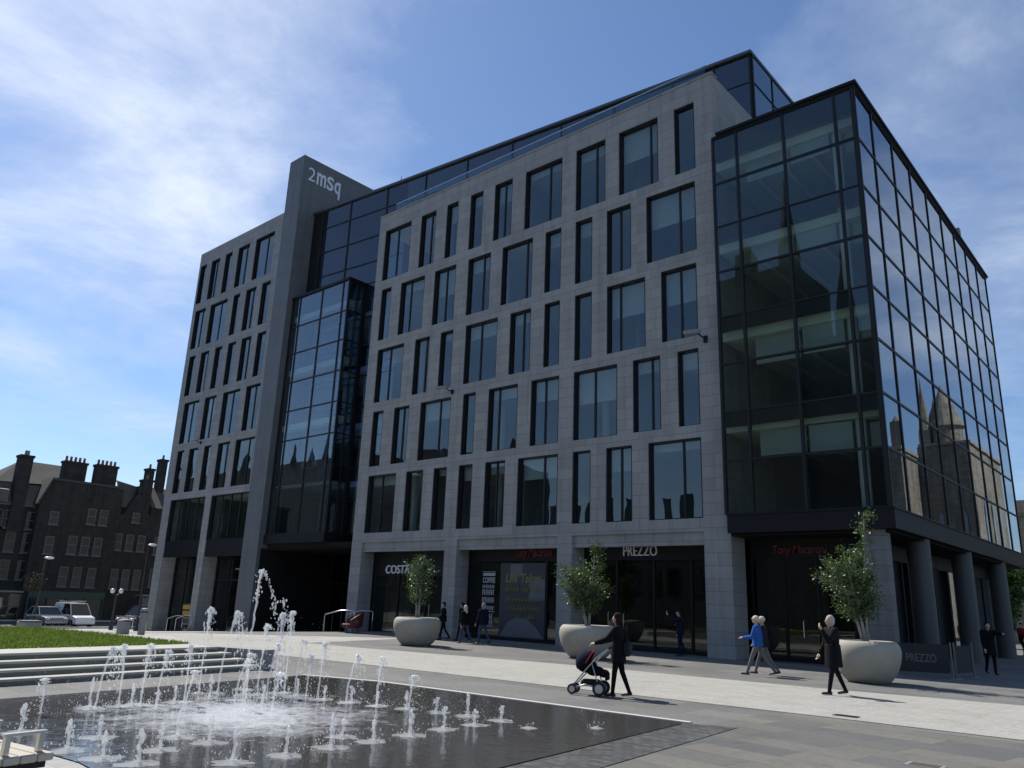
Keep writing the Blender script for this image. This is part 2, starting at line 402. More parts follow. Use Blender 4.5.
def text_mesh(txt, height, extrude=.03, shear=0, spacing=1.0, width=None, bold=0.0):
    cu = bpy.data.curves.new('lettering', 'FONT'); cu.body = txt; cu.size = height/.70; cu.extrude = extrude; cu.shear = shear
    cu.space_character = spacing; cu.offset = bold
    o = bpy.data.objects.new('lettering_tmp', cu); COL.objects.link(o)
    bpy.context.view_layer.update()
    me = bpy.data.meshes.new_from_object(o.evaluated_get(DG()))
    bpy.data.objects.remove(o)
    xs = [v.co.x for v in me.vertices]; x0, x1 = min(xs), max(xs)
    k = (width/(x1-x0)) if width else 1
    for v in me.vertices: v.co.x = (v.co.x-x0)*k
    return me
def text_obj(name, txt, loc, rot, height, mat, parent=None, **kw):
    me = text_mesh(txt, height, **kw); me.materials.clear(); me.materials.append(M[mat]); me.name = name
    o = bpy.data.objects.new(name, me); COL.objects.link(o); o.location = loc; o.rotation_euler = rot
    if parent: o.parent = parent; o.location = Vector(loc)-parent_world(parent)
    return o

# ------------------------------------------------------------------ ground
def gh(x, y=0):
    if x > -35: return 0.0
    if x > -62: return -1.3*(-35-x)/27
    return -1.3
def drape(name, lower, upper, mat, dz, step=1.5):
    """sheet between two polylines (same number of points), following the ground"""
    mb = MB(); rows = []
    for k in range(len(lower)-1):
        n = max(1, int(abs(lower[k+1][0]-lower[k][0])/step)) if min(lower[k][0], lower[k+1][0]) < -34 else 1
        for i in range(n + (1 if k == len(lower)-2 else 0)):
            t = i/n
            a = [lower[k][q]*(1-t)+lower[k+1][q]*t for q in (0, 1)]; b = [upper[k][q]*(1-t)+upper[k+1][q]*t for q in (0, 1)]
            rows.append((a, b))
    vs = []
    for a, b in rows: vs += [(a[0], a[1], gh(a[0])+dz), (b[0], b[1], gh(b[0])+dz)]
    fs = [(2*i, 2*i+2, 2*i+3, 2*i+1) for i in range(len(rows)-1)]
    mb.add(vs, fs)
    return struct(mb.build(name, mat))
mb = MB(); xsg = [-900, -200, -95, -62]+[-62+1.5*i for i in range(1, 18)]+[-35, -20, 0, 20, 60, 900]; ysg = [-900, -100, 0, 15, 29, 60, 900]
mb.add([(x, y, gh(x)) for y in ysg for x in xsg], [(j*len(xsg)+i, j*len(xsg)+i+1, (j+1)*len(xsg)+i+1, (j+1)*len(xsg)+i) for j in range(len(ysg)-1) for i in range(len(xsg)-1)])
struct(mb.build('ground', 'paving'))
drape('plaza_paving', [(-6.6, -6), (30, -6)], [(-6.6, 15.0), (30, 15.5)], 'paving_front', .004)
drape('path', [(-66, 14), (-34, 13.2), (-18.3, 14.73), (-11.5, 15.04), (-5.7, 15.35), (6, 15.5), (30, 16)], [(-66, 20.0), (-34, 18.3), (-24, 19.2), (-15.9, 20.6), (-7.3, 21.0), (6, 23.0), (30, 26)], 'paving_path', .008)
drape('pavement', [(-66, 20.0), (-34, 18.3), (-27, 18.93)], [(-66, 29.2), (-50, 29.2), (-29, 26)], 'paving_pale', .004)
drape('terrace_paving', [(-66, -20), (-30, -20)], [(-66, 14), (-30, 13.4)], 'paving_pale', .004)
drape('street', [(-79, -120), (-66.2, -120)], [(-79, 160), (-66.2, 160)], 'asphalt', .008)
for x in (-79.1, -66.1):
    struct(MB().box(x-.1, x+.1, -120, 160, -1.5, -1.18).build('kerb', 'kerb'))
mb = MB()
for k in range(40): mb.box(-72.6, -72.5, -100+6*k, -97+6*k, -1.3, -1.284)
struct(mb.build('road_marking', 'sash'))

# ------------------------------------------------------------------ fountain basin
POOL = [(-6.85, 12.25), (-6.35, 7.2), (-6.2, 3.6), (-9.3, 3.86), (-14.7, 3.3), (-16.15, 11.3), (-14.2, 11.9)]
mb = MB(); mb.add([(x, y, .020) for x, y in POOL], [tuple(range(len(POOL)))[::-1]])
struct(mb.build('pool_water', 'water'))
mb = MB()
edge = [(-16.2, 11.32), (-14.2, 11.95), (-6.8, 12.3)]
for a, b in zip(edge[:-1], edge[1:]):
    d = Vector((b[0]-a[0], b[1]-a[1])).normalized(); n = Vector((-d.y, d.x))*.13
    mb.prism([(a[0], a[1]), (b[0], b[1]), (b[0]+n.x, b[1]+n.y), (a[0]+n.x, a[1]+n.y)], .0, .03)
struct(mb.build('pool_kerb', 'kerb'))
mb = MB(); mb.add([(-6.85, 12.3, .012), (-6.33, 7.2, .012), (-6.15, 3.0, .012), (-5.25, 3.0, .012), (-5.55, 7.2, .012), (-6.1, 12.6, .012)], [(0, 1, 4, 5), (1, 2, 3, 4)])
struct(mb.build('pool_gutter', 'wet_edge'))
mb = MB(); mb.add([(-14.7, 3.29, .012), (-9.3, 3.85, .012), (-6.2, 3.59, .012), (-6.2, -2, .012), (-15, -2, .012)], [(0, 1, 2, 3, 4)])
struct(mb.build('poolside_paving', 'paving_pale'))
mb = MB(); mb.add([(-15.0, 4.0, .030), (-6.9, 4.1, .030), (-6.9, 11.6, .030), (-15.6, 11.1, .030)], [(0, 1, 2, 3)])
mb.v = [(x, y, z) for x, y, z in mb.v]
foam = mb.build('foam', 'foam', origin=(-11.3, 6.9, 0)); tag(foam, 'white churned foam drifting over the middle of the dark fountain water', 'foam', kind='stuff')

# steps up to the lawn (line turned about 9 degrees to the building)
S0, S1 = Vector((-16.35, 2.0)), Vector((-17.86, 11.3))
sd = (S1-S0).normalized(); sn = Vector((-sd.y, sd.x))      # away from the pool
if sn.x > 0: sn = -sn
S0 = S0 - sd*8
RISE, TREAD = .12, .40
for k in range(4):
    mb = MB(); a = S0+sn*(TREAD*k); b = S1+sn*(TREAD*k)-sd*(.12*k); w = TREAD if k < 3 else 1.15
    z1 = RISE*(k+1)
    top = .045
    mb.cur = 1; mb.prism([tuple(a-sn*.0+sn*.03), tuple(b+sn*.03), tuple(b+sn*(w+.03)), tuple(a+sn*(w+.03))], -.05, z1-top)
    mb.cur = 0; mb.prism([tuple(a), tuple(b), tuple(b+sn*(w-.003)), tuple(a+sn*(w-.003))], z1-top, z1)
    struct(mb.build('steps', ['step', 'riser_shade']))
mb = MB(); a = S1+sn*.0+sd*.003; b = S1+sn*6.5+sd*.003
mb.prism([tuple(a), tuple(b), tuple(b+sd*.4), tuple(a+sd*.4)], -.05, lambda x, y: .46 if x > -19.6 else .38)
o = mb.build('retaining_wall', 'bollard', origin=(a.x, a.y, 0)); tag(o, 'low grey stone wall closing the right end of the pale steps', 'wall')
# lawn mound
LZ = .48
lawn = [tuple(S0+sn*2.30), tuple(S1+sn*2.30-sd*.3), (-20.6, 10.75), (-23.4, 10.6), (-25.5, 10.5), (-28.5, 9.95), (-29.5, 9.0), (-30, -6)]
mb = MB(); mb.prism(lawn, -.2, LZ-.02)
struct(mb.build('lawn', 'grass'))
terr = [tuple(S0+sn*2.33-sd*1), tuple(S1+sn*2.33), (-24.5, 12.3), (-30, 12.0), (-34.5, 9.0), (-35, -8)]
mb = MB(); mb.prism(terr, -.3, lambda x, y: LZ-.05 if x > -26 else LZ-.05-.048*(-26-x))
struct(mb.build('terrace', 'paving_pale'))
def in_poly(x, y, P):
    c = False; n = len(P)
    for i in range(n):
        x1, y1 = P[i]; x2, y2 = P[(i+1) % n]
        if (y1 > y) != (y2 > y) and x < (x2-x1)*(y-y1)/(y2-y1)+x1: c = not c
    return c
mb = MB(); vs = []; fs = []; r = random.Random(3)
while len(fs) < 26000:
    x, y = r.uniform(-31.5, -18), r.uniform(1.5, 11.4)
    if not in_poly(x, y, lawn): continue
    z = LZ-.02; h = r.uniform(.04, .10); t = r.uniform(0, 2*PI); w = r.uniform(.012, .03)
    k = len(vs); vs += [(x-math.cos(t)*w, y-math.sin(t)*w, z), (x+math.cos(t)*w, y+math.sin(t)*w, z), (x+r.uniform(-.05, .05), y+r.uniform(-.05, .05), z+h)]
    fs.append((k, k+1, k+2))
mb.add(vs, fs)
tag(mb.build('grass', 'grass_blade'), 'short green lawn grass above the pale steps', 'grass', kind='stuff')

# ------------------------------------------------------------------ fountain jets
def blob_chain(mb, r, pts, rad_, jitter):
    for p in pts:
        s_ = rad_*r.uniform(.55, 1.35)
        mb.ell((p[0]+r.uniform(-jitter, jitter), p[1]+r.uniform(-jitter, jitter), p[2]+r.uniform(-jitter, jitter)), (s_*r.uniform(.7, 1.1), s_*r.uniform(.7, 1.1), s_*r.uniform(.9, 1.8)), 6, 4, r.uniform(0, 3))
def splash_ring(r, rad_=.2):
    mb = MB(); n = 22; ring = []
    for i in range(n):
        t = 2*PI*i/n; q = rad_*r.uniform(.7, 1.15); ring.append((math.cos(t)*q, math.sin(t)*q))
    vs = [(0, 0, .05)] + [(x*.45, y*.45, .034) for x, y in ring] + [(x, y, .024) for x, y in ring]
    fs = [(0, 1+i, 1+(i+1) % n) for i in range(n)] + [(1+i, 1+n+i, 1+n+(i+1) % n, 1+(i+1) % n) for i in range(n)]
    mb.add(vs, fs)
    for k in range(16):
        t = r.uniform(0, 2*PI); q = rad_*r.uniform(.5, 1.5); mb.ell((math.cos(t)*q, math.sin(t)*q, r.uniform(.03, .10)), (.006, .006, .008), 5, 4)
    return mb
def small_jet(seed, label, group):
    r = random.Random(seed); o = thing('water_jet', label, 'fountain jet', (0, 0, 0), 0, group)
    mb = MB(); H = .27
    pts = [(r.uniform(-.008, .008), r.uniform(-.008, .008), .02+H*i/9) for i in range(10)]
    mb.tube(pts, [.030, .024, .020, .018, .017, .018, .021, .026, .024, .010], 7)
    blob_chain(mb, r, [(r.uniform(-.035, .035), r.uniform(-.035, .035), H*r.uniform(.55, 1.05)) for _ in range(9)], .014, .01)
    blob_chain(mb, r, [(r.uniform(-.07, .07), r.uniform(-.07, .07), H*r.uniform(.1, .8)) for _ in range(10)], .007, .01)
    _lb(mb, 'spout', 'drop', o, smooth=True); _lb(splash_ring(r, .19), 'splash', 'foamring', o, smooth=True)
    return o
def tall_jet(seed, label, group, H=1.0, drift=.12, nb=1.0):
    """thin rising stream, a lumpy crown and a curtain of drops falling to one side (height 1)"""
    r = random.Random(seed); o = thing('water_jet', label, 'fountain jet', (0, 0, 0), 0, group)
    mb = MB(); n = 22
    up = []
    for i in range(n):
        t = i/(n-1); up.append((drift*.6*t*t+r.uniform(-.006, .006), r.uniform(-.006, .006), t*H))
    mb.tube(up, [.011+.006*math.sin(i*1.9+seed)**2+(.012 if i > n-5 else 0) for i in range(n)], 6)
    ax, az = up[-1][0], H
    blob_chain(mb, r, [(ax+r.gauss(.005, .018), r.gauss(0, .018), az-abs(r.gauss(.0, .07))) for _ in range(int(22*nb))], .010, .008)
    for _ in range(int(170*nb)):
        t = abs(r.gauss(0, .55)); t = min(t, 1.25)
        z = H*(1-.75*t*t)-.02
        if z < .05: continue
        s_ = .0085*r.uniform(.35, 1.6)
        mb.ell((ax+drift*.5*t+r.gauss(0, .02+.035*t), r.gauss(0, .02+.035*t), z), (s_, s_, s_*r.uniform(1, 2.4)), 5, 4)
    _lb(mb, 'stream', 'drop', o, smooth=True)
    _lb(splash_ring(r, .15), 'splash', 'foamring', o, smooth=True)
    return o
SMALL = [(-8.45,7.1),(-8.5,7.78),(-8.61,8.52),(-8.68,9.23),(-8.74,9.9),(-11.13,9.38),(-10.55,9.53),(-9.97,9.67),(-9.36,9.78),(-8.31,5.72),(-8.37,6.38),(-8.28,5.03),(-12.3,9.15),(-11.73,9.3),(-12.97,9.03),(-12.1,7.77),(-9.54,5.45),(-8.97,7.01),(-9.98,3.98),(-9.34,4.1),(-9.44,4.79),(-8.82,4.25),(-10.64,4.59),(-10.11,5.32),(-11.5,4.0),(-13.13,5.45),(-13.2,6.12),(-12.62,6.25),(-13.25,6.85),(-13.31,7.5),(-13.44,8.23)]
protoS = []
jl = ['low white bubbling water jet in the right-hand row along the dark pool', 'low white bubbling water jet in the far row of the fountain', 'low white bubbling water jet at the near left, by the pale bench', 'low white bubbling water jet in the row nearest the pale steps']
jg = ['low jets of the right row', 'low jets of the far row', 'low jets near the bench', 'low jets of the row by the steps']
used = {}
for i, (x, y) in enumerate(SMALL):
    k = 0 if x > -9.1 and y > 4.9 else 1 if y > 8.9 else 2 if (y < 5.5 and x > -12) else 3
    key = (k, i % 3)
    if key not in used:
        o = small_jet(20+k*5+i % 3, jl[k], jg[k]); used[key] = o
    else: o = copy_tree(used[key])
    q = RND.uniform(.8, 1.45) if x > -12.5 else RND.uniform(.9, 1.6)
    o.location = (x, y, 0.0); o.rotation_euler = (0, 0, RND.uniform(0, 6.28)); o.scale = (1.15, 1.15, q)
mb = MB(); r = random.Random(5)
o = thing('splash_ring', 'flat white splash ring with no jet above it, second nearest the right pool corner', 'splash', (-7.99, 9.65, 0)); _lb(splash_ring(r, .13), 'ring', 'foamring', o, smooth=True)
o = thing('splash_ring', 'flat white splash ring lying alone nearest the right pool corner', 'splash', (-7.38, 10.52, 0)); _lb(splash_ring(r, .10), 'ring', 'foamring', o, smooth=True)
# tall jets: (x, y, height, turn, label key)
TALL = [(-13.1,4.77,.50,.4),(-13.15,5.55,.92,2.1),(-13.2,5.92,.95,.2),(-13.2,6.26,.96,.6),(-13.0,6.42,.86,2.6),(-13.2,6.99,.95,.3),(-14.0,7.67,1.52,.5),(-13.9,7.97,1.46,2.4),(-13.4,8.82,1.46,.5),(-13.3,8.97,1.50,.3),(-13.0,8.41,.95,1.0),(-13.0,7.8,.78,2.5),(-12.3,9.0,1.0,.8),(-12.6,8.96,.78,.6),(-11.7,9.16,.83,1.2),(-11.1,9.34,.83,.4),(-10.55,9.59,.56,.9),(-12.0,7.39,.78,.2),(-12.8,8.85,1.02,2.2),(-13.4,8.47,1.26,.7),(-12.4,6.6,.6,1.4),(-11.4,7.5,.6,2.8)]
tl = 'tall clear water jet breaking into drops in the back row of the fountain'
tl2 = 'medium clear water jet breaking into drops in the churned middle'
protoT = [tall_jet(50+i, tl, 'tall jets of the back row', 1.0, .10+.06*i) for i in range(4)]
protoM = [tall_jet(70+i, tl2, 'medium jets in the middle', 1.0, .12+.05*i, .8) for i in range(2)]
seenT = [0]*4; seenM = [0]*2
for i, (x, y, h, t) in enumerate(TALL):
    back = i < 17
    P_, seen = (protoT, seenT) if back else (protoM, seenM)
    k = i % len(P_); o = P_[k] if not seen[k] else copy_tree(P_[k]); seen[k] = 1
    o.location = (x, y, 0); o.rotation_euler = (0, 0, t-.9); o.scale = (1.25, 1.25, h)
# the tallest spout with its broken arc
r = random.Random(99); big = thing('water_jet', 'tallest water spout, arching over and bursting into dark-backed drops', 'fountain jet', (-14.3, 8.75, 0), rad(8))
mb = MB(); n = 30; H = 2.25
up = [(.10*(i/(n-1))**2+r.uniform(-.012, .012), r.uniform(-.012, .012), H*i/(n-1)) for i in range(n)]
mb.tube(up, [.016+.010*math.sin(i*2.3)**2 + (.02*(1-(n-1-i)/3) if i > n-4 else 0) for i in range(n)], 7)
blob_chain(mb, r, [(.12+r.gauss(.0, .03), r.gauss(0, .03), H-abs(r.gauss(0, .08))) for _ in range(26)], .020, .012)
for i in range(60):
    t = r.random(); blob_chain(mb, r, [(.13+.42*t+r.gauss(0, .015), r.gauss(0, .02), H-.03-.55*t**1.5)], .015, .01)
for i in range(46):
    t = r.uniform(0, 2*PI); blob_chain(mb, r, [(.74+.20*math.cos(t)+r.gauss(0, .025), r.gauss(0, .04), H-.70+.12*math.sin(t)+r.gauss(0, .02))], .017, .01)
for i in range(90):
    t = r.random(); blob_chain(mb, r, [(.85+.13*r.gauss(0, 1)+.1*t, r.gauss(0, .1), H-.78-1.3*t)], .018*r.uniform(.4, 1.3), .03)
for i in range(40):
    t = r.random(); blob_chain(mb, r, [(.06+r.gauss(0, .04), r.gauss(0, .04), H*(.72+.25*t))], .013, .02)
_lb(mb, 'stream', 'drop', big, smooth=True); _lb(splash_ring(r, .22), 'splash', 'foamring', big, smooth=True)
# fine spray in the middle
mb = MB(); r = random.Random(12); vs = []; fs = []
def drop(x, y, z, q):
    k = len(vs); vs.extend([(x-q, y, z), (x+q, y, z), (x, y+q, z), (x, y-q, z), (x, y, z+q*1.5), (x, y, z-q*1.5)])
    fs.extend([(k, k+2, k+4), (k+2, k+1, k+4), (k+1, k+3, k+4), (k+3, k, k+4), (k+2, k, k+5), (k+1, k+2, k+5), (k+3, k+1, k+5), (k, k+3, k+5)])
for i in range(3600):
    a = r.uniform(0, 2*PI); d = abs(r.gauss(0, 1))
    x, y = -11.3+math.cos(a)*d*.95, 6.9+math.sin(a)*d*1.05
    drop(x, y, .03+abs(r.gauss(0, .11))*(1.3-min(d, 1.2)*.5), r.uniform(.002, .007))
for i in range(2500):
    t = r.random(); x = -13.3+4.6*t; y = 8.7+1.1*t+r.gauss(0, .25); drop(x+r.gauss(0, .2), y, .03+abs(r.gauss(0, .45)), r.uniform(.002, .005))
for i in range(1500):
    x = -13.2+r.gauss(0, .25); y = r.uniform(4.6, 8.8); drop(x, y, .03+abs(r.gauss(0, .35)), r.uniform(.002, .005))
mb.add(vs, fs)
tag(mb.build('spray', 'foamring'), 'fine white spray hanging over the middle of the fountain', 'spray', kind='stuff')

# ------------------------------------------------------------------ the office block
FY = 29.4
ZT = [24.94, 20.78, 16.71, 12.71, 8.77]; ZB = [21.40, 17.33, 13.28, 9.32, 5.40]
_ = None
WIN = [
 [(-37.6,-35.07,-36.46),(-34.16,-32.79,-33.31),(-31.86,-30.88,_),(-29.87,-28.84,_),(-27.93,-26.57,-27.22),(-25.62,-23.04,-23.96),(-22.13,-20.27,-20.91),(-19.46,-17.2,-17.7),(-16.32,-15.25,_)],
 [(-37.5,-36.54,_),(-35.63,-33.45,-34.8),(-32.58,-30.77,-31.65),(-29.78,-28.01,-28.65),(-27.14,-24.95,-25.44),(-24.09,-23.02,_),(-22.11,-21.05,_),(-20.18,-18.77,-19.45),(-17.91,-15.31,-16.19)],
 [(-37.38,-34.91,-36.29),(-33.92,-32.63,-33.03),(-31.73,-30.69,_),(-29.7,-27.27,-28.59),(-26.37,-24.92,-25.52),(-24.03,-23.02,_),(-22.08,-21.04,_),(-20.16,-18.01,-19.47),(-17.17,-15.36,-16.23)],
 [(-37.32,-36.33,_),(-35.36,-34.01,-34.63),(-33.05,-30.55,-31.53),(-29.61,-28.66,_),(-27.71,-25.65,-27.05),(-24.77,-22.97,-23.93),(-22.08,-19.56,-20.91),(-18.71,-17.27,-17.78),(-16.41,-15.38,_)],
 [(-37.24,-34.73,-36.1),(-33.87,-32.44,_),(-31.6,-30.56,_),(-29.66,-28.63,_),(-27.73,-26.34,-27.02),(-25.49,-22.95,-23.89),(-22.07,-21.03,_),(-20.17,-18.78,-19.43),(-17.94,-15.38,-16.29)]]
ML, MR = -38.25, -14.3
ZTOP = 26.05
ob = thing('office_building', 'long grey granite and glass office block filling the middle of the square', 'office building', (-38, 29.4, 0))
def facade_rows(mb, xl, xr, wins, zts, zbs, ztop, y0, y1):
    """bands and piers butted end to end around the openings"""
    prev = ztop
    for ws, zt, zb in zip(wins, zts, zbs):
        mb.box(xl, xr, y0, y1, zt, prev)
        x = xl
        for w in ws:
            mb.box(x, w[0], y0, y1, zb, zt); x = w[1]
        mb.box(x, xr, y0, y1, zb, zt)
        prev = zb
    return prev
D0 = FY+.42
mb = MB()
prev = facade_rows(mb, ML, MR, WIN, ZT, ZB, ZTOP, FY, D0)
mb.box(ML, MR, FY, D0, 4.86, prev)
for a, b in zip((ML+1.0, -29.45, -22.0), (-30.35, -22.85, -15.35)): mb.box(a, b, FY+.10, D0, 4.33, 4.857)
# piers of the ground storey
PIERS = [(ML+.05, -37.25), (-30.35, -29.45), (-22.85, -22.0), (-15.35, -14.18)]
for a, b in PIERS: mb.box(a, b, FY-.05, FY+1.15, -.5, 4.857)
# right return wall and parapet
mb.box(MR-.4, MR, D0+.002, 34.15, 21.9, ZTOP-.002); mb.box(MR-.4, MR, D0+.002, 34.15, 4.86, 21.9)
mb.build('stone_facade', 'granite', ob)
# coping
mb = MB(); mb.box(ML-.03, MR+.03, FY-.04, D0+.05, ZTOP+.002, ZTOP+.09)
mb.build('coping', 'granite', ob)
def window(x0, x1, zb, zt, mull, y=FY, glassm='window_glass', blind=0, extra=()):
    """dark metal liner, frame and mullion, with the pane (and a blind) as its children"""
    t = .055; ya, yb = y+.02, y+.40
    mb = MB()
    mb.box(x0+.002, x0+t, ya, yb, zb+.002, zt-.002); mb.box(x1-t, x1-.002, ya, yb, zb+.002, zt-.002)
    mb.box(x0+t, x1-t, ya, yb, zt-t, zt-.002); mb.box(x0+t, x1-t, ya+.12, yb, zb+.002, zb+t)
    mb.box(x0+t, x0+t+.06, y+.17, y+.25, zb+t, zt-t)
    for m in ([mull] if mull else [])+list(extra): mb.box(m-.045, m+.045, y+.16, y+.25, zb+t, zt-t)
    w = mb.build('window', 'frame', ob)
    MB().box(x0+t+.001, x1-t-.001, y+.20, y+.215, zb+t+.001, zt-t-.001).build('pane', glassm, w)
    if blind:
        MB().box(x0+t+.02, x1-t-.02, y+.43, y+.445, zt-t-(zt-zb)*blind, zt-t-.01).build('blind', 'blind', w)
    return w
rb = random.Random(21)
for ws, zt, zb in zip(WIN, ZT, ZB):
    for w in ws: window(w[0], w[1], zb, zt, w[2], blind=rb.choice((0, 0, .1, .16, .22, .3, .45)))
# west wing
WL, WR = -63.25, -49.95
WZT = [29.18, 24.93, 20.80, 16.70, 12.67]; WZB = [25.61, 21.45, 17.32, 13.26, 9.21]
WWIN = [
 [(-63.0+.0,-61.95,_),(-61.1,-59.7,-60.4),(-58.8,-57.7,_),(-56.75,-55.0,-55.65),(-54.1,-51.4,-52.5)],
 [(-62.75,-60.95,-61.7),(-60.15,-57.4,-58.6),(-56.5,-55.5,_),(-54.6,-53.1,-53.75),(-52.3,-51.1,_)],
 [(-62.55,-61.5,_),(-60.6,-59.25,-59.7),(-58.3,-57.2,_),(-56.3,-55.1,_),(-54.3,-52.9,-53.4),(-52.05,-50.85,_)],
 [(-62.2,-59.7,-60.95),(-58.8,-57.0,-57.8),(-56.0,-53.5,-54.7),(-52.65,-50.7,-51.55)],
 [(-62.1,-61.0,_),(-60.15,-58.7,_),(-57.8,-56.7,_),(-55.7,-53.95,-54.6),(-53.15,-50.55,-51.5)]]
mb = MB()
prev = facade_rows(mb, WL, WR, WWIN, WZT, WZB, 30.4, FY, D0)
mb.box(WL, WR, FY, D0, 8.69, prev)
WP = [(-63.2, -62.0), (-56.5, -55.6), (-50.4, WR)]
for a, b in WP: mb.box(a, b, FY, FY+1.1, -2, 8.687)
mb.box(WL, WL+.4, D0+.002, 53, 8.69, 30.39); mb.box(WL, WL+.4, FY+1.11, 53, -2, 8.687)
mb.box(WL+.402, -9, 52.6, 53, -2, 25.9)
mb.build('wing_facade', 'granite', ob)
for ws, zt, zb in zip(WWIN, WZT, WZB):
    for w in ws: window(w[0], w[1], zb, zt, w[2], blind=rb.choice((0, 0, .25, .5, .75)) if zt < 14 or 16 < zt < 17 else rb.choice((0, 0, .15)))
for x0, x1 in ((-62.0, -56.5), (-55.6, -50.4)):
    k = (x1-x0)/4
    window(x0, x1, 5.45, 8.687, x0+k, extra=(x0+2*k, x0+3*k))
    mb = MB(); mb.box(x0+.003, x1-.003, FY+.06, FY+.40, 4.25, 5.448); mb.build('spandrel', 'fascia', ob)
    mb = MB(); y = FY+1.2
    for q in (0, .33, .66, 1): mb.box(x0+(x1-x0-.07)*q, x0+(x1-x0-.07)*q+.07, y, y+.1, -1.6, 4.25)
    mb.box(x0+.07, x1-.07, y+.02, y+.08, 2.6, 2.68)
    s = mb.build('shopfront', 'frame', ob)
    MB().box(x0, x1, y+.04, y+.052, -1.6, 4.25).build('pane', 'shop_glass', s)
# tower slab with the sign
TL, TR, TY0, TY1, TZ = -49.93, -48.0, 29.12, 40.5, 34.45
MB().box(TL, TR, TY0, TY1, -2, TZ).build('tower', 'granite_dark', ob)
# projecting glass bay
def curtain(name, axis, const, depth, us, zs, glass, tv=.06, th=.06, thick=(), base_z=None, out=-1, parent=ob, closed=None):
    """mullions and transoms as one part, the panes as its child. axis 'y': plane Y=const spanning us in X; axis 'x': plane X=const spanning us in Y"""
    mb = MB(); g = MB(); pr = .05
    def bx(m, u0, u1, d0, d1, z0, z1):
        if axis == 'y': m.box(u0, u1, d0, d1, z0, z1)
        else: m.box(d0, d1, u0, u1, z0, z1)
    d_in, d_out = const-out*depth, const+out*pr
    lo, hi = min(d_in, d_out), max(d_in, d_out)
    for u in us: bx(mb, u-tv/2, u+tv/2, lo, hi, zs[-1], zs[0])
    for i in range(len(us)-1):
        for k, z in enumerate(zs):
            h = thick.get(k, th) if isinstance(thick, dict) else th
            if h > .3:
                ia, ib = (const+.03, const+.14) if out < 0 else (const-.14, const-.03)
                bx(mb, us[i]+tv/2, us[i+1]-tv/2, ia, ib, z-h, z); bx(mb, us[i]+tv/2, us[i+1]-tv/2, lo+.012, hi-.012, z-.03, z+.03)
            else: bx(mb, us[i]+tv/2, us[i+1]-tv/2, lo+.012, hi-.012, z-h/2, z+h/2)
    f = mb.build(name, 'frame', parent)
    bx(g, us[0], us[-1], const-.006, const+.006, zs[-1], zs[0])
    g.build('pane', glass, f)
    return f
BZ = [22.55, 20.35, 18.3, 16.15, 14.05, 11.95, 9.85, 8.9, 5.62]
bx0, bx1, by = TR, -41.35, 29.62
curtain('bay_curtain_wall', 'y', by, .12, [bx0+.05, -47.0, -44.35, -41.95, bx1], BZ, 'bay_glass', .09, .09, {6: .95})
curtain('bay_curtain_wall', 'x', bx1+.002, .12, [by+.06, 30.35, 30.85], BZ, 'bay_glass', .07, .07, {6: .95}, out=1)
def AYX(x): return 30.57+(x+48)*.0977            # the roof storey is set slightly askew to the street front
MB().box(bx1-.12, bx1+.05, 30.89, AYX(bx1)-.06, 5.62, 22.55).build('bay_end_panel', 'fascia', ob)
MB().prism([(bx0+.002, by-.12), (bx1+.12, by-.12), (bx1+.12, AYX(bx1)-.06), (bx0+.002, AYX(bx0)-.06)], 22.553, 22.72).build('bay_cap', 'fascia', ob)
MB().box(bx0+.002, bx1+.12, by-.15, 34.18, 5.0, 5.617).build('bay_base', 'fascia', ob)
MB().box(TR+.003, TR+.04, TY0+.25, 36.3, -1.6, 4.69).build('entrance_dark_sheet', 'dark_interior', ob)  # near-black sheet added over the tower stone to darken it under the bay
# recessed glass and attic
AZ = 29.87
def aseg(mb, x0, x1, d0, d1, z0, z1):
    mb.prism([(x0, AYX(x0)+d0), (x1, AYX(x1)+d0), (x1, AYX(x1)+d1), (x0, AYX(x0)+d1)], z0, z1)
mb = MB()
AX = [-46.9, -43.9, -40.2, -38.3]; zr = [28.35, 26.35, 24.4, 22.8, 20.3, 18.2, 16.1, 14, 11.9, 9.8, 7.7, 5.66]
for x in AX[:-1]: aseg(mb, x-.05, x+.05, -.05, .15, 5.6, AZ)
for a_, b_ in zip(AX[:-1], AX[1:]):
    for z in zr: aseg(mb, a_+.051, b_-.051 if b_ > -39 or b_ < -40 else b_, -.04, .1, z-.04, z+.04)
AX2 = [-36.6, -33.0, -29.4, -25.8, -22.2, -18.6, -16.2, -14.3]
for x in AX2: aseg(mb, x-.045, x+.045, -.05, .15, 25.9, AZ)
AXX = [-38.3]+AX2
for a_, b_ in zip(AXX[:-1], AXX[1:]): aseg(mb, a_+.05, b_-.05, -.03, .1, 28.17, 28.23)
f = mb.build('attic_frame', 'frame', ob)
mb = MB(); aseg(mb, -47.95, -46.955, -.02, .2, 5.6, AZ); mb.build('attic_panel', 'fascia', ob)
g = MB(); g.add([(-46.9, AYX(-46.9), 5.6), (-38.26, AYX(-38.26), 5.6), (-38.26, AYX(-38.26), AZ), (-46.9, AYX(-46.9), AZ)], [(0, 1, 2, 3)]); g.build('pane', 'recess_glass', f)
g = MB(); g.add([(-38.255, AYX(-38.255), 25.9), (-14.25, AYX(-14.25), 25.9), (-14.25, AYX(-14.25), AZ), (-38.255, AYX(-38.255), AZ)], [(0, 1, 2, 3)]); g.build('pane', 'attic_glass', f)
curtain('attic_side_frame', 'x', -14.2, .12, [33.95, 36.4, 39.2, 42, 44.8, 47.6, 50.4, 52.5], [29.85, 28.2, 25.9], 'side_glass', .07, .07, {}, out=1)
mb = MB()
mb.prism([(-47.98, AYX(-47.98)-.16), (-14.15, AYX(-14.15)-.16), (-14.15, 52.6), (-47.98, 52.6)], AZ+.003, AZ+.17)
mb.build('eave', 'metal_grey', ob)
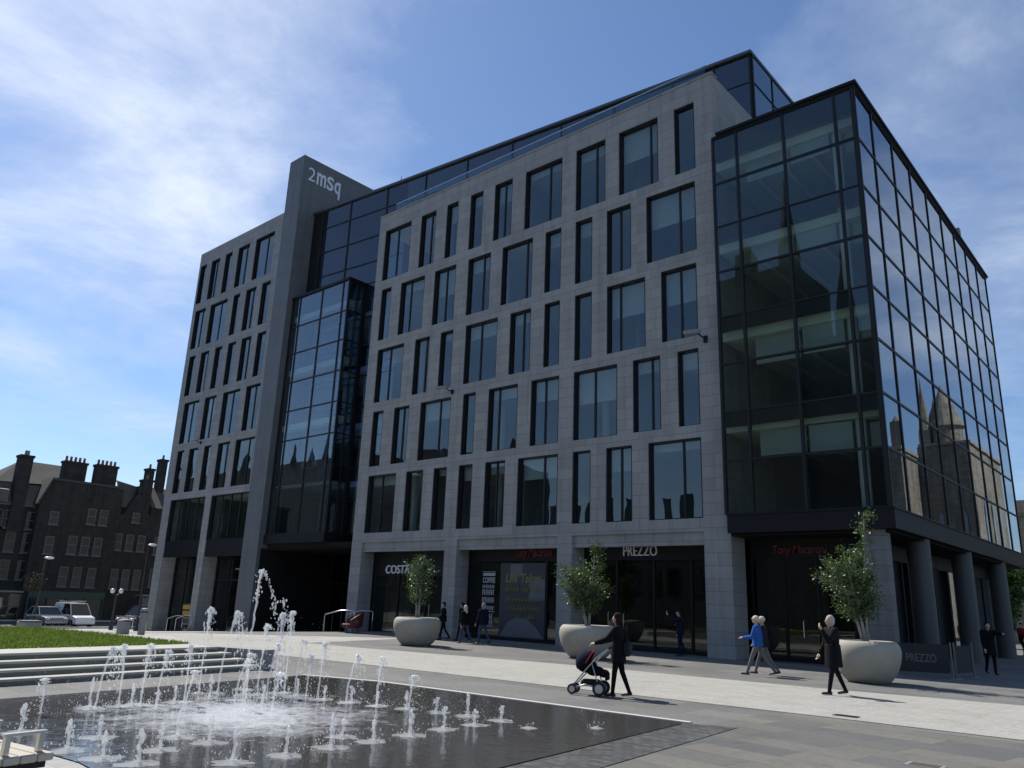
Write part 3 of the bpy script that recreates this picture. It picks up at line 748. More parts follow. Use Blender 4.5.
# roofs
mb = MB(); mb.box(ML+.01, MR-.41, D0+.06, 34.0, 25.55, 25.75); mb.box(WL+.41, TL-.01, D0+.01, 52.59, 29.75, 29.95); mb.box(-62, -49.95, 44, 52.5, 30.0, 32.0)
mb.build('roof', 'roof_dark', ob)
# terrace balustrade
mb = MB(); mb.box(-37.4, -14.9, FY+.55, FY+.565, 25.80, 27.05)
mb2 = MB(); mb2.box(-37.45, -14.85, FY+.535, FY+.58, 27.05, 27.10)
b_ = mb2.build('balustrade_rail', 'steel', ob); mb.build('pane', 'balustrade', b_)
# small rooftop fittings
mb = MB(); mb.box(-43.4, -41.6, 32.6, 34.5, 30.05, 30.5)
for x in (-43.2, -40.2): mb.cone((x, 32.4, 30.0), (x, 32.4, 31.3), .035, .025, 6)
mb.build('roof_plant', 'metal_grey', ob)
# glazed corner block
CX, CY = -8.06, 29.1
CZ = [22.27, 20.02, 17.92, 15.79, 13.72, 11.65, 9.59, 7.58, 5.46]
curtain('corner_front_curtain_wall', 'y', CY, .14, [-14.22, -13.1, -11.0, -8.85, CX-.03], CZ, 'box_glass', .10, .08, {0: 1.0, 2: .62, 4: .62, 6: .62})
SYS = [CY+.03, 31.2, 34.05, 36.8, 39.6, 42.4, 45.2, 47.8, 50.5, 53.2]
curtain('corner_side_curtain_wall', 'x', CX, .14, SYS, CZ, 'side_glass', .09, .09, {}, out=1)
mb = MB(); mb.box(-14.25, CX+.07, CY-.07, 53.3, 22.275, 22.40); mb.box(-14.0, CX+.16, CY-.16, 53.4, 22.402, 22.52)
mb.build('corner_roof', 'fascia', ob)
mb = MB(); mb.box(-14.15, CX+.10, CY-.10, 53.3, 4.72, 5.40); mb.box(-14.18, CX+.14, CY-.14, 53.35, 5.402, 5.452)
mb.build('fascia', 'fascia', ob)
MB().box(MR+.004, CX-.15, 53.0, 53.2, 5.46, 22.27).build('corner_back_wall', 'granite', ob)
# roller blinds and bulkheads behind the upper panes of the corner block
rbb = random.Random(4)
for zt_, zb_ in ((21.15, 20.06), (17.2, 15.83), (13.0, 11.69), (8.9, 7.62)):
    for xa, xb, yy in ((-12.95, -11.1, 29.75), (-10.9, -9.3, 29.55), (-8.78, -8.3, 29.9)):
        MB().box(xa, xb, yy, yy+.03, zb_+rbb.uniform(-.15, .25), zt_-rbb.uniform(.0, .25)).build('blind', 'blind', ob)
# interiors
FLO = [5.3, 9.2, 13.15, 17.2, 21.25]
for z in FLO:
    mb = MB()
    mb.box(ML+.05, MR-.5, FY+.50, 40, z-.40, z); mb.box(WL+.45, TL-.05, FY+.5, 44, z-.40, z)
    mb.box(bx0+.1, bx1-.15, by+.25, 30.5, z-.40, z); mb.box(TR+.05, ML-.05, 32.2, 40, z-.40, z); mb.box(MR+.05, CX-.25, CY+.35, 52.9, z-.40, z)
    mb.build('floor_slab', 'ceiling', ob)
mb = MB(); mb.box(WL+.45, TL-.05, FY+.5, 44, 25.2, 25.6); mb.box(ML+.05, MR-.5, FY+.5, 33.9, 25.1, 25.5); mb.box(WL+.45, TL-.05, FY+.5, 44, 29.3, 29.7)
mb.box(MR+.05, CX-.25, CY+.35, 52.9, 21.6, 22.2)
mb.build('floor_slab', 'ceiling', ob)
mb = MB(); mb.box(WL+.41, -14.45, 40.02, 40.3, -1.5, 30.2); mb.box(-14.4, -14.32, D0+4, 52.5, 5.5, 22.2)
for x in (-57.5, -50.5, -33, -26.5, -19.5): mb.box(x, x+.15, FY+1.6, 40, 5.4, 25.0)
mb.box(-47.9, -14.5, 37.5, 37.7, 25.76, 29.8)
mb.build('core_wall', 'interior', ob)
for z in FLO[1:]+[21.65]:
    for x in (-12.9, -11.6, -10.3): MB().box(x-.08, x+.08, CY+1.2, CY+7.5, z-.60 if z < 21.5 else z-.2, z-.52 if z < 21.5 else z-.12).build('ceiling_fitting', 'sign_white', ob)
for k, (x, y) in enumerate([(-9.05, 29.75), (-9.3, 36.8), (-9.3, 43), (-9.3, 49), (-35, 31.2), (-28.3, 31.2), (-21.4, 31.2), (-44.4, 31.4)]):
    mb = MB(); mb.cone((x, y, 5.35), (x, y, 21.2), .19, .19, 16, False); mb.build('interior_column', 'white_column', ob, autosmooth=40)
# ground storey shop fronts
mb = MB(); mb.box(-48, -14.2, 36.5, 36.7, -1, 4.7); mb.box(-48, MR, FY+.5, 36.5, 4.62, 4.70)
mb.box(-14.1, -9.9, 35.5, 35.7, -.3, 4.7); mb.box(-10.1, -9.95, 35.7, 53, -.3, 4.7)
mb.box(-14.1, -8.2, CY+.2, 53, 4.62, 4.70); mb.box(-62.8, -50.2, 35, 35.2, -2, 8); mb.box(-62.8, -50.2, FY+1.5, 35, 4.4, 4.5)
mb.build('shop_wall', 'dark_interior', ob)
def shopfront(x0, x1, y, z0, z1, mulls, fas):
    mb = MB()
    for x in [x0+.04]+list(mulls)+[x1-.04]: mb.box(x-.05, x+.05, y-.04, y+.08, z0, z1-fas-.003)
    mb.box(x0, x1, y-.05, y+.10, z1-fas, z1); mb.box(x0, x1, y-.06, y+.1, z0, z0+.0+.12)
    f = mb.build('shopfront', 'fascia', ob)
    MB().box(x0+.02, x1-.02, y+.01, y+.022, z0+.12, z1-fas-.004).build('pane', 'shop_glass', f)
    return f
shopfront(-37.25, -30.35, 30.35, -.1, 4.6, (-34.9, -32.6), 1.55)
shopfront(-29.45, -22.85, 30.35, 0, 4.6, (-27.0, -25.6, -24.2), .8)
shopfront(-22.0, -15.35, 30.35, 0, 4.6, (-20.2, -18.3, -16.5), .8)
shopfront(-14.15, -9.0, 31.0, 0, 4.7, (-12.8, -11.5, -10.2), .8)
for x, y in ((-33.0, 30.28), (-32.2, 30.28), (-20.6, 30.28), (-19.8, 30.28), (-12.1, 30.93)):
    mb = MB(); mb.tube([(x, y+.04, .85), (x, y-.05, .9), (x, y-.05, 1.5), (x, y+.04, 1.55)], .018, 8); mb.build('door_handle', 'steel', ob)
# entrance under the bay
mb = MB()
for x in (-47.6, -45.5, -43.4, -41.3, -39.0): mb.box(x-.05, x+.05, 35.0, 35.12, -.7, 4.98)
mb.box(-47.6, -39.0, 35.02, 35.1, 2.6, 2.7)
f = mb.build('entrance_screen', 'frame', ob); MB().box(-47.6, -39, 35.05, 35.06, -.7, 4.98).build('pane', 'shop_glass', f)
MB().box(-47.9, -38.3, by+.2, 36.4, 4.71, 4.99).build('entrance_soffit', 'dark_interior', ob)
# side colonnade
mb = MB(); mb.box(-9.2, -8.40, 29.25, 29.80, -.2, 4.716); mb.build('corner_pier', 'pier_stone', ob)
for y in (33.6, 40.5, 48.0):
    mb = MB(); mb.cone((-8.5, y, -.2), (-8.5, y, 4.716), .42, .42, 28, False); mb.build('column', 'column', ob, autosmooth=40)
mb = MB()
for y in (31.0, 33.5, 36, 38.5, 41, 43.5, 46, 48.5, 51): mb.box(-9.9, -9.8, y-.05, y+.05, 0, 4.0)
mb.box(-9.92, -9.78, 31.0, 53, 4.003, 4.7)
f = mb.build('shopfront', 'fascia', ob); MB().box(-9.86, -9.845, 31.1, 53, .1, 3.997).build('pane', 'side_glass', f)
# yellow board added in place of a yellow gleam at the wing glass
s = thing('yellow_gleam_board', 'made-up yellow board for a yellow gleam between the two left wing piers', 'stand-in board', (-58.2, 30.25, -1.12))
mb = MB(); mb.rbox((0, 0, 1.72), (2.0, .06, .34), 0, .01); _lb(mb, 'upper_yellow_band', 'yellow', s); mb = MB(); mb.rbox((-.05, 0, 1.30), (1.8, .06, .30), 0, .01); _lb(mb, 'lower_yellow_band', 'yellow', s)
for x in (-.95, .95):
    mb = MB(); mb.rbox((x, .06, .98), (.06, .06, 1.96)); _lb(mb, 'post', 'pole', s)
mb = MB(); mb.rbox((0, .06, .5), (1.9, .05, .05)); _lb(mb, 'crossbar', 'steel', s)

# signs on the building ---------------------------------------------------
RX = (rad(90), 0, 0); RXS = (rad(90), 0, rad(90))
bs = thing('building_sign', 'pale metal 2MSq letters high on the dark tower side', 'building sign', (TR+.004, 29.6, 32.52))
for tx, dy, w_, h_, bo in (('2', 0, .62, 1.12, -.004), ('m', .78, .84, 1.08, .045), ('S', 1.72, .62, 1.10, .04), ('q', 2.44, .56, 1.06, .045)):
    me = text_mesh(tx, h_ if tx in '2S' else h_*1.36, .05, 0, 1, w_, bo); me.materials.clear(); me.materials.append(M['white_letter']); me.name = 'lettering'
    t_ = bpy.data.objects.new('lettering', me); COL.objects.link(t_); t_.parent = bs; t_.location = (0, dy, 0); t_.rotation_euler = RXS
tag(text_obj('shop_sign', 'COSTA', (-36.0, 30.26, 3.16), RX, .46, 'sign_white', extrude=.04, width=2.05, bold=.0), 'white COSTA letters over the left shop', 'shop sign')
tag(text_obj('shop_sign', 'PREZZO', (-19.8, 30.26, 3.98), RX, .44, 'sign_white', extrude=.04, width=1.72, bold=-.004), 'white PREZZO letters over the right shop', 'shop sign')
tag(text_obj('shop_sign', 'Tony Macaroni', (-26.2, 30.26, 4.02), RX, .40, 'sign_red', extrude=.03, width=2.4, shear=.25, bold=.006), 'red slanted script sign over the poster window', 'shop sign')
tag(text_obj('shop_sign', 'Tony Macaroni', (-13.15, 30.9, 4.05), RX, .32, 'sign_red', extrude=.03, width=2.15, shear=.25, bold=.004), 'dim red script sign under the glass corner, facing the square', 'shop sign')
tag(text_obj('shop_sign', 'Tony Macaroni', (-9.76, 39.4, 4.06), RXS, .30, 'sign_red', extrude=.03, width=2.2, shear=.25, bold=.004), 'small red sign between the columns on the right-hand side', 'shop sign')
# poster window
p = thing('window_poster', 'large dark poster with yellow brush lettering in the shop window', 'poster', (-25.6, 30.30, .15))
def slab(mb, poly, y0, y1): mb.extr(poly, 'y', y0, y1)
mb = MB(); mb.box(-1.55, 1.35, -.012, 0, 0, 3.55); _lb(mb, 'backing', 'poster_bg', p)
mb = MB(); mb.extr([(-1.5, .05), (-.95, .75), (-.45, .95), (.25, .92), (.8, .55), (1.3, .05)], 'y', -.020, -.014); mb.extr([(.35, 1.7), (1.33, 1.8), (1.33, 2.75), (.9, 2.8), (.35, 2.55)], 'y', -.020, -.014); mb.extr([(-.9, 2.9), (-.1, 2.9), (-.1, 3.5), (-.9, 3.5)], 'y', -.020, -.014)
_lb(mb, 'print', 'poster_pale', p)
mb = MB(); r = random.Random(8)
def stroke(x, z, pts, w):
    q = [(x+a, -.024, z+b) for a, b in pts]; mb.tube(q, w, 5)
for row, (z, x0, x1, h) in enumerate([(2.15, -1.2, 1.1, .34), (1.68, -1.15, .95, .30), (1.25, -.95, .95, .34), (.88, -.5, .7, .26)]):
    x = x0
    while x < x1:
        w_ = r.uniform(.12, .2)
        if r.random() > .12:
            stroke(x, z, [(0, r.uniform(.5, .9)*h), (w_*.35, 0), (w_*.6, h*r.uniform(.6, 1.1))], .022)
            stroke(x, z, [(w_*.5, h*.6), (w_*.85, h*.1), (w_*1.05, h*.4)], .02)
        x += w_+.05
_lb(mb, 'brush_strokes', 'poster_yellow', p)
t1 = text_obj('lettering', 'Life Takes', (0, 0, 0), RX, .42, 'poster_yellow', extrude=.004, width=2.3, shear=.2, bold=.018)
t1.parent = p; t1.location = (-1.2, -.022, 2.62)
p = thing('window_decal', 'column of pale block lettering beginning with COFFEE on the shop glass', 'window lettering', (-27.95, 30.31, .65))
mb = MB(); mb.box(-.46, .46, -.004, 0, 2.60, 2.63); mb.box(-.42, .42, -.004, 0, 2.42, 2.555)
def bars(z, h, x0, x1, n):
    k = (x1-x0)/n
    for i in range(n):
        mb.box(x0+k*i, x0+k*i+k*.45, -.004, 0, z, z+h)
        if i % 2: mb.box(x0+k*i+k*.45, x0+k*i+k*.8, -.004, 0, z+h*.42, z+h*.58)
        else: mb.box(x0+k*i+k*.45, x0+k*i+k*.8, -.004, 0, z+h*.84, z+h)
bars(1.80, .17, -.42, .42, 8); bars(1.48, .26, -.42, .42, 7); bars(1.10, .26, -.42, .42, 8); bars(.74, .2, -.40, .42, 7); bars(.30, .26, .0, .36, 3); bars(.05, .2, -.1, .38, 4)
mb.box(-.46, .46, -.004, 0, .66, .69); mb.box(-.4, .42, -.004, 0, -.04, -.01)
_lb(mb, 'block_print', 'sign_dull', p)
t1 = text_obj('lettering', 'COFFEE', (0, 0, 0), RX, .26, 'sign_dull', extrude=.002, width=.86, bold=.012); t1.parent = p; t1.location = (-.43, -.003, 2.08)

# security cameras ---------------------------------------------------------
def cctv(x, z, label, k=1.0):
    o = thing('security_camera', label, 'camera', (x, FY-.01, z))
    mb = MB(); mb.rbox((0, -.05, 0), (.16*k, .08, .3*k)); mb.tube([(0, -.08, .05), (0, -.35*k, .02), (-.1*k, -.5*k, .15*k)], .035*k, 8); _lb(mb, 'bracket', 'fascia', o)
    mb = MB(); mb.rbox((-.35*k, -.6*k, .24*k), (.72*k, .2*k, .18*k), .25, .03); _lb(mb, 'housing', 'bollard', o)
    mb = MB(); mb.cone((-.70*k, -.69*k, .23*k), (-.76*k, -.705*k, .23*k), .06*k, .06*k, 12); _lb(mb, 'lens', 'car_glass', o)
cctv(-15.0, 13.0, 'grey security camera on the granite pier beside the glass corner', 1.0)
cctv(-30.45, 12.95, 'grey security camera below the window in the middle of the granite front', .85)
cctv(-58.4, 12.98, 'small security camera on the west wing left of the tower', .7)

# ------------------------------------------------------------------ planters and trees
def planter(loc, label, R=.92, H=1.08):
    o = thing('planter', label, 'planter', loc, 0, 'stone bowl planters')
    prof = [(.50, 0), (.58, .02), (.69, .12), (.80, .27), (.89, .47), (.945, .68), (.955, .82), (.935, .94), (.89, 1.02), (.83, 1.07), (.77, 1.08), (.73, 1.05), (.72, .97), (.71, .9)]
    mb = MB(); mb.lathe([(a*R/.955, b*H/1.08) for a, b in prof], 48, close=False); _lb(mb, 'bowl', 'planter', o, autosmooth=50)
    mb = MB(); mb.lathe([(.001, .97*H/1.08), (.4*R, .965*H/1.08), (.76*R, .93*H/1.08)], 24, close=False); _lb(mb, 'soil', 'soil', o)
    return o
def leafset(mb, r, c, n, spread, size):
    vs, fs = [], []
    for i in range(n):
        p = Vector(c)+Vector((r.gauss(0, spread), r.gauss(0, spread), r.gauss(0, spread*.9)))
        a = Vector((r.gauss(0, 1), r.gauss(0, 1), r.gauss(-.3, .7))).normalized(); b = a.orthogonal().normalized()
        b = (Matrix.Rotation(r.uniform(0, 6.28), 3, a) @ b); s_ = size*r.uniform(.6, 1.3)
        k = len(vs); vs += [p-a*s_, p+b*s_*.45, p+a*s_, p-b*s_*.45]; fs.append((k, k+1, k+2, k+3))
    mb.add(vs, fs)
def small_tree(loc, label, seed, H, R, lean=(0, 0), stems=3, zb=.95, dens=1.0, side=None):
    r = random.Random(seed); o = thing('small_tree', label, 'tree', (loc[0], loc[1], loc[2]+zb))
    tr = MB(); lf = MB()
    for s_ in range(stems):
        a = 2*PI*s_/stems+r.uniform(-.4, .4); rr = R*r.uniform(.25, .55) if s_ else R*.1
        top = (math.cos(a)*rr+lean[0], math.sin(a)*rr+lean[1], (H-zb)*(r.uniform(.78, .95) if s_ else .98))
        if side and s_: top = (side[0]+math.cos(a)*rr*.8, side[1]+math.sin(a)*rr*.8, (H-zb)*r.uniform(.52, .68))
        pts = [(math.cos(a)*.05*(1-t)+top[0]*t**1.3, math.sin(a)*.05*(1-t)+top[1]*t**1.3, top[2]*t) for t in [i/7 for i in range(8)]]
        tr.tube(pts, [.048-.040*i/7 for i in range(8)], 8)
        for k in range(26):
            t = r.uniform(.28, 1.0); q = t*7; i = min(int(q), 6); w = q-i
            p = [pts[i][c]*(1-w)+pts[i+1][c]*w for c in range(3)]
            env = max(.12, math.sin(PI*min(1, (p[2]-.25)/(top[2]-.1)))**.7) if p[2] > .3 else .2
            L = R*(.75 if not (side and not s_) else .42)*env*r.uniform(.35, 1.05); b = r.uniform(0, 6.28)
            e = (p[0]+math.cos(b)*L, p[1]+math.sin(b)*L, p[2]+L*r.uniform(.25, .9))
            m_ = [(p[c]+e[c])/2+(.04 if c == 2 else 0) for c in range(3)]
            tr.tube([p, m_, e], [.012, .008, .004], 5)
            for f in (.45, .75, 1.0):
                c = [p[q_]*(1-f)+e[q_]*f for q_ in range(3)]
                leafset(lf, r, c, int(20*dens*r.uniform(.4, 1.5)), .090, .043)
    _lb(tr, 'trunk', 'bark', o, smooth=True); _lb(lf, 'crown', 'leaf', o)
    return o
PL = [(-24.75, 22.65, 0), (-17.15, 23.9, 0), (-7.75, 24.25, 0)]
planter(PL[0], 'round cast stone planter in front of the coffee shop, farthest from the camera', .96, 1.08)
planter(PL[1], 'pale round stone planter behind the pram', 1.02, 1.12)
planter(PL[2], 'round stone planter beside the man in the black coat', .90, 1.12)
small_tree(PL[0], 'young green tree with an upright crown, growing in the farthest planter', 11, 3.55, .85, (.05, 0), 3, .95, .8)
small_tree(PL[1], 'bushy dark green tree growing in the planter behind the pram', 12, 3.9, 1.15, (.15, .05), 5, .95, 1.1, side=(-.25, -.15))
small_tree(PL[2], 'thin multi-stemmed tree with a tall narrow top beside the corner pier', 16, 4.8, 1.15, (.12, .05), 5, .95, 1.0, side=(-.42, -.25))

# ------------------------------------------------------------------ street furniture near the doors
def handrail(loc, rz, label, arch=False):
    o = thing('handrail', label, 'handrail', loc, rz)
    mb = MB(); mb.tube([(-.85, 0, 0), (-.85, 0, .80), (-.82, 0, .86), (.0, 0, 1.08), (.1, 0, 1.1), (.75, 0, 1.1), (.85, 0, 1.05), (.85, 0, 0)], .028, 8); _lb(mb, 'rail', 'steel', o, smooth=True)
    mb = MB()
    for x in (-.4, .1, .5): mb.cone((x, 0, 0), (x, 0, .95+.1*(x > 0)), .015, .015, 6)
    _lb(mb, 'baluster', 'pole', o)
    return o
handrail((-34.6, 26.2, 0), rad(25), 'steel handrail with a sloping top beside the maroon tub chair')
handrail((-36.0, 28.6, -.04), rad(20), 'thin steel handrail at the foot of the left granite pier')
for i, (x, y) in enumerate(((-62.6, 28.9), (-57.3, 29.0), (-56.0, 29.0))):
    handrail((x, y-.2, gh(x)), rad(10), ['short steel handrail at the far left pier of the west wing', 'left one of two short steel handrails by the middle wing pier', 'right one of two short steel handrails by the middle wing pier'][i])
c = thing('tub_chair', 'dark maroon tub chair behind the steel handrail', 'chair', (-33.9, 26.5, 0), rad(-30))
mb = MB(); mb.lathe([(.42, .25), (.5, .3), (.52, .42), (.48, .46), (.01, .47)], 20); _lb(mb, 'seat', 'maroon', c)
mb = MB(); vs = []; fs = []
for i in range(15):
    t = rad(-20+220*i/14); h = .62+.45*math.sin(PI*i/14)
    for rr, z in ((.54, .3), (.58, h), (.50, h+.03), (.46, .4)): vs.append((math.cos(t)*rr, math.sin(t)*rr, z))
for i in range(14):
    for k in range(4): fs.append((i*4+k, i*4+(k+1) % 4, i*4+4+(k+1) % 4, i*4+4+k))
fs += [(0, 1, 2, 3), (56, 57, 58, 59)]
mb.add(vs, fs); _lb(mb, 'backrest', 'maroon', c, autosmooth=50)
for x, y in ((.3, .3), (-.3, .3), (.3, -.3), (-.3, -.3)):
    mb = MB(); mb.cone((x, y, 0), (x*.9, y*.9, .28), .02, .028, 8); _lb(mb, 'leg', 'pole', c)
# cafe barrier
b = thing('cafe_barrier', 'black canvas PREZZO cafe barrier between posts by the columns', 'barrier', (-7.3, 28.2, 0), math.atan2(.55, 1.33))
L = 1.44
for x in (-L/2-.06, L/2+.06):
    mb = MB(); mb.cone((x, 0, 0), (x, 0, 1.08), .028, .028, 10); mb.cone((x, 0, 0), (x, 0, .04), .17, .15, 16); _lb(mb, 'post', 'brass', b)
mb = MB(); mb.box(-L/2, L/2, -.012, .012, .16, .98); mb.box(-L/2, L/2, -.02, .02, .98, 1.01); _lb(mb, 'banner', 'banner', b)
t1 = text_obj('lettering', 'PREZZO', (0, 0, 0), RX, .24, 'poster_pale', extrude=.003, width=.86); t1.parent = b; t1.location = (-.5, -.014, .47)
b = thing('cafe_barrier', 'narrow barrier panel standing edge-on right of the black PREZZO one', 'barrier', (-6.45, 29.5, 0), rad(82))
for x in (-.72, .72):
    mb = MB(); mb.cone((x, 0, 0), (x, 0, 1.08), .028, .028, 10); mb.cone((x, 0, 0), (x, 0, .04), .17, .15, 16); _lb(mb, 'post', 'brass', b)
mb = MB(); mb.box(-.66, .66, -.012, .012, .16, .98); _lb(mb, 'banner', 'banner', b)
o = thing('drain_cover', 'dark rectangular iron drain grate set in the pale path', 'drain', (-5.5, 15.8, .010))
mb = MB(); mb.box(-.22, .22, -.11, .11, 0, .006); _lb(mb, 'frame', 'iron', o)
mb = MB(); [mb.box(-.2+.06*i, -.17+.06*i, -.09, .09, .006, .011) for i in range(7)]; _lb(mb, 'grate', 'iron', o)
o = thing('manhole_cover', 'small rusty square cover among the grey slabs at the bottom right', 'manhole cover', (-3.12, 11.64, .006))
mb = MB(); mb.box(-.17, .17, -.12, .12, 0, .006); _lb(mb, 'cover', 'rust', o); mb = MB(); mb.box(-.22, .22, -.16, .16, 0, .003); _lb(mb, 'frame', 'bollard', o)
# bench at the pool
bb = thing('bench', 'pale slatted bench with steel armrests at the near left of the pool', 'bench', (-8.69, 2.50, 0), rad(9))
mb = MB()
for i in range(5): mb.rbox((0, -.28+.14*i, .39), (2.0, .132, .06), 0, .008)
_lb(mb, 'seat', 'bench_wood', bb)
mb = MB(); mb.rbox((0, 0, .33), (1.9, .62, .055)); _lb(mb, 'underframe', 'fascia', bb)
for x in (-.75, .62):
    mb = MB(); mb.rbox((x, 0, .15), (.22, .5, .30)); _lb(mb, 'leg', 'bollard', bb)
for x in (-.7, .10, .86):
    mb = MB()
    for y in (.0, .28): mb.rbox((x, y, .495), (.05, .045, .15))
    mb.rbox((x, .14, .58), (.055, .36, .018)); _lb(mb, 'armrest', 'steel', bb)

# ------------------------------------------------------------------ street on the left
def bollard(x, y, label, h=.75, r0=.24, square=False):
    o = thing('bollard', label, 'bollard', (x, y, gh(x)))
    mb = MB()
    if square: mb.rbox((0, 0, h/2), (r0*2, r0*2, h), .2, .03)
    else: mb.lathe([(r0*.9, 0), (r0, .05), (r0, h-.1), (r0*.85, h-.03), (r0*.4, h)], 20)
    _lb(mb, 'body', 'bollard', o, autosmooth=40)
    mb = MB(); mb.lathe([(r0*.95, h*.82), (r0*1.02, h*.83), (r0*1.02, h*.88), (r0*.95, h*.89)], 20, close=False) if not square else mb.rbox((0, 0, h+.01), (r0*2.1, r0*2.1, .04))
    _lb(mb, 'collar', 'pole', o)
bollard(-33.2, 14.6, 'short grey stone bollard, thicker of the two at the end of the lawn', .62, .24)
bollard(-33.0, 15.25, 'dark slim post standing left of the wing beside the thick stone bollard', 1.05, .14)
bollard(-36.9, 12.4, 'low dark square block at the far edge of the lawn', .45, .34, True)
def lamp_post(x, y, h, label, arm=.5, face=0, basket=False, twin=False):
    z = gh(x); o = thing('street_lamp', label, 'street lamp', (x, y, z), face)
    mb = MB(); mb.lathe([(.16, 0), (.16, .25), (.10, .32), (.075, .9), (.06, h)], 12)
    if twin:
        for s_ in (-1, 1): mb.tube([(0, 0, h-.15), (0, .2*s_, h), (0, .32*s_, h+.05)], .03, 8)
    else: mb.tube([(0, 0, h-.02), (0, 0, h+.05), (0, arm, h+.10)], .04, 8)
    _lb(mb, 'post', 'pole', o, autosmooth=40)
    if twin:
        for s_ in (-1, 1):
            mb = MB(); mb.ell((0, .32*s_, h+.22), (.17, .17, .18), 14, 10); _lb(mb, 'globe', 'lampglass', o, smooth=True)
    else:
        mb = MB(); mb.ell((0, arm+.15, h+.1), (.20, .36, .10), 14, 8); _lb(mb, 'lamp_head', 'lampglass', o, smooth=True)
    if basket:
        mb = MB(); mb.tube([(0, 0, h-1.2), (0, -.5, h-1.1)], .02, 6); r = random.Random(4); leafset(mb, r, (0, -.5, h-1.75), 420, .32, .09); _lb(mb, 'flower_basket', 'flower', o)
lamp_post(-60.9, 27.7, 6.2, 'tall street lamp with a pale head just left of the west wing', .15)
lamp_post(-66.2, 22.5, 5.0, 'street lamp with a round hanging flower basket in front of the old houses', .1, 0, True)
lamp_post(-64, 27.2, 2.65, 'twin globe lamp standing left of the west wing', .3, 0, False, True)
# vehicles
def vehicle(name, label, cat, loc, rz, L, W, H, hood, roof0, roof1, belt, paint, van=False):
    o = thing(name, label, cat, loc, rz)
    # side profile in x (front = +x)
    n = 7
    low = [(-L/2, .32), (-L/2, belt*.96), (roof0, belt), (hood, belt*1.0), (L/2-.12, belt*.82), (L/2, belt*.55), (L/2, .30)]
    mb = MB(); vs = []; k = len(low)
    for s_, ins in ((-1, 0), (1, 0)):
        for x, z in low: vs.append((x, s_*W/2*(.93 if abs(x) > L/2-.2 else 1), z))
    fs = [tuple(range(k)), tuple(range(2*k-1, k-1, -1))]+[(i, k+i, k+(i+1) % k, (i+1) % k) for i in range(k)]
    mb.add(vs, fs)
    body = _lb(mb, 'body', paint, o)
    bv = body.modifiers.new('soft', 'BEVEL'); bv.width = .06; bv.segments = 3; bv.limit_method = 'ANGLE'
    # cabin
    t0, t1 = roof0+.05, hood-.05; r0, r1 = roof1
    cab = [(-L/2+.03 if van else roof0-.3, belt-.02), (r0, H), (r1, H), (hood+.12, belt-.02)]
    mb = MB(); vs = []
    for z_i, (x, z) in enumerate(cab):
        w = W/2*(.96 if z < belt+.01 else .80)
        vs += [(x, -w, z), (x, w, z)]
    mb.add(vs, [(0, 2, 4, 6), (7, 5, 3, 1), (0, 1, 3, 2), (2, 3, 5, 4), (4, 5, 7, 6), (0, 6, 7, 1)])
    g = _lb(mb, 'glass', 'car_glass', o)
    mb = MB(); w = W/2*.82
    mb.box(r0-.02, r1+.02, -w, w, H-.03, H+.03)
    for s_ in (-1, 1):
        mb.tube([(hood+.13, s_*W/2*.96, belt-.02), (r1, s_*W/2*.81, H)], .035, 6); mb.tube([(cab[0][0], s_*W/2*.96, belt-.02), (r0, s_*W/2*.81, H)], .05, 6)
        xm = (r0+r1)/2; mb.tube([(xm, s_*W/2*.965, belt), (xm, s_*W/2*.815, H)], .04, 6)
    if van:
        xm = (r0+r1)/2+.2; mb.extr([(-L/2+.02, belt-.03), (r0, H+.01), (xm, H+.01), (xm, belt-.03)], 'y', -W/2*.9, W/2*.9)
    _lb(mb, 'roof', paint, o)
    for sx in (-L*.30, L*.31):
        for s_ in (-1, 1):
            mb = MB(); mb.cone((sx, s_*(W/2-.2), .32), (sx, s_*(W/2+.01), .32), .32, .32, 22); wh = _lb(mb, 'wheel', 'tyre', o)
            mb = MB(); mb.cone((sx, s_*(W/2), .32), (sx, s_*(W/2+.02), .32), .2, .18, 16); r_ = _lb(mb, 'rim', 'rim', o); r_.parent = wh
    for s_ in (-1, 1):
        mb = MB(); mb.ell((L/2-.06, s_*W*.36, belt*.72), (.1, .17, .09), 10, 8); _lb(mb, 'headlight', 'headlight', o, smooth=True)
        mb = MB(); mb.box(-L/2-.015, -L/2+.03, s_*W*.40-.1, s_*W*.40+.1, belt*.68, belt*.85); _lb(mb, 'tail_light', 'red', o)
    return o
vehicle('parked_car', 'silver hatchback with a bright roof edge left of the white van', 'car', (-69.2, 24.35, -1.3), rad(2), 4.3, 1.75, 1.46, .75, -1.6, (-1.15, .15), .92, 'car_silver')
v = vehicle('parked_van', 'white van with a roof rack on the street by the old houses', 'van', (-68.6, 26.15, -1.3), rad(6), 4.5, 1.85, 1.95, 1.15, -2.0, (-2.0, .55), 1.05, 'van_white', True)
mb = MB(); [mb.rbox((x, 0, 2.1), (.06, 1.5, .05)) for x in (-1.6, -.8, 0)]; [mb.rbox((-.8, y, 2.16), (2.4, .05, .05)) for y in (-.7, .7)]; [mb.rbox((x, y, 2.03), (.05, .05, .14)) for x in (-1.6, 0) for y in (-.7, .7)]
_lb(mb, 'roof_rack', 'steel', v); v.scale = (.86, .88, .92)
vehicle('parked_car', 'dark blue car with bright windscreen pillars half hidden behind the west wing', 'car', (-66.9, 30.8, -1.3), rad(-62), 4.3, 1.8, 1.75, .8, -1.7, (-1.3, .2), 1.0, 'car_dark')
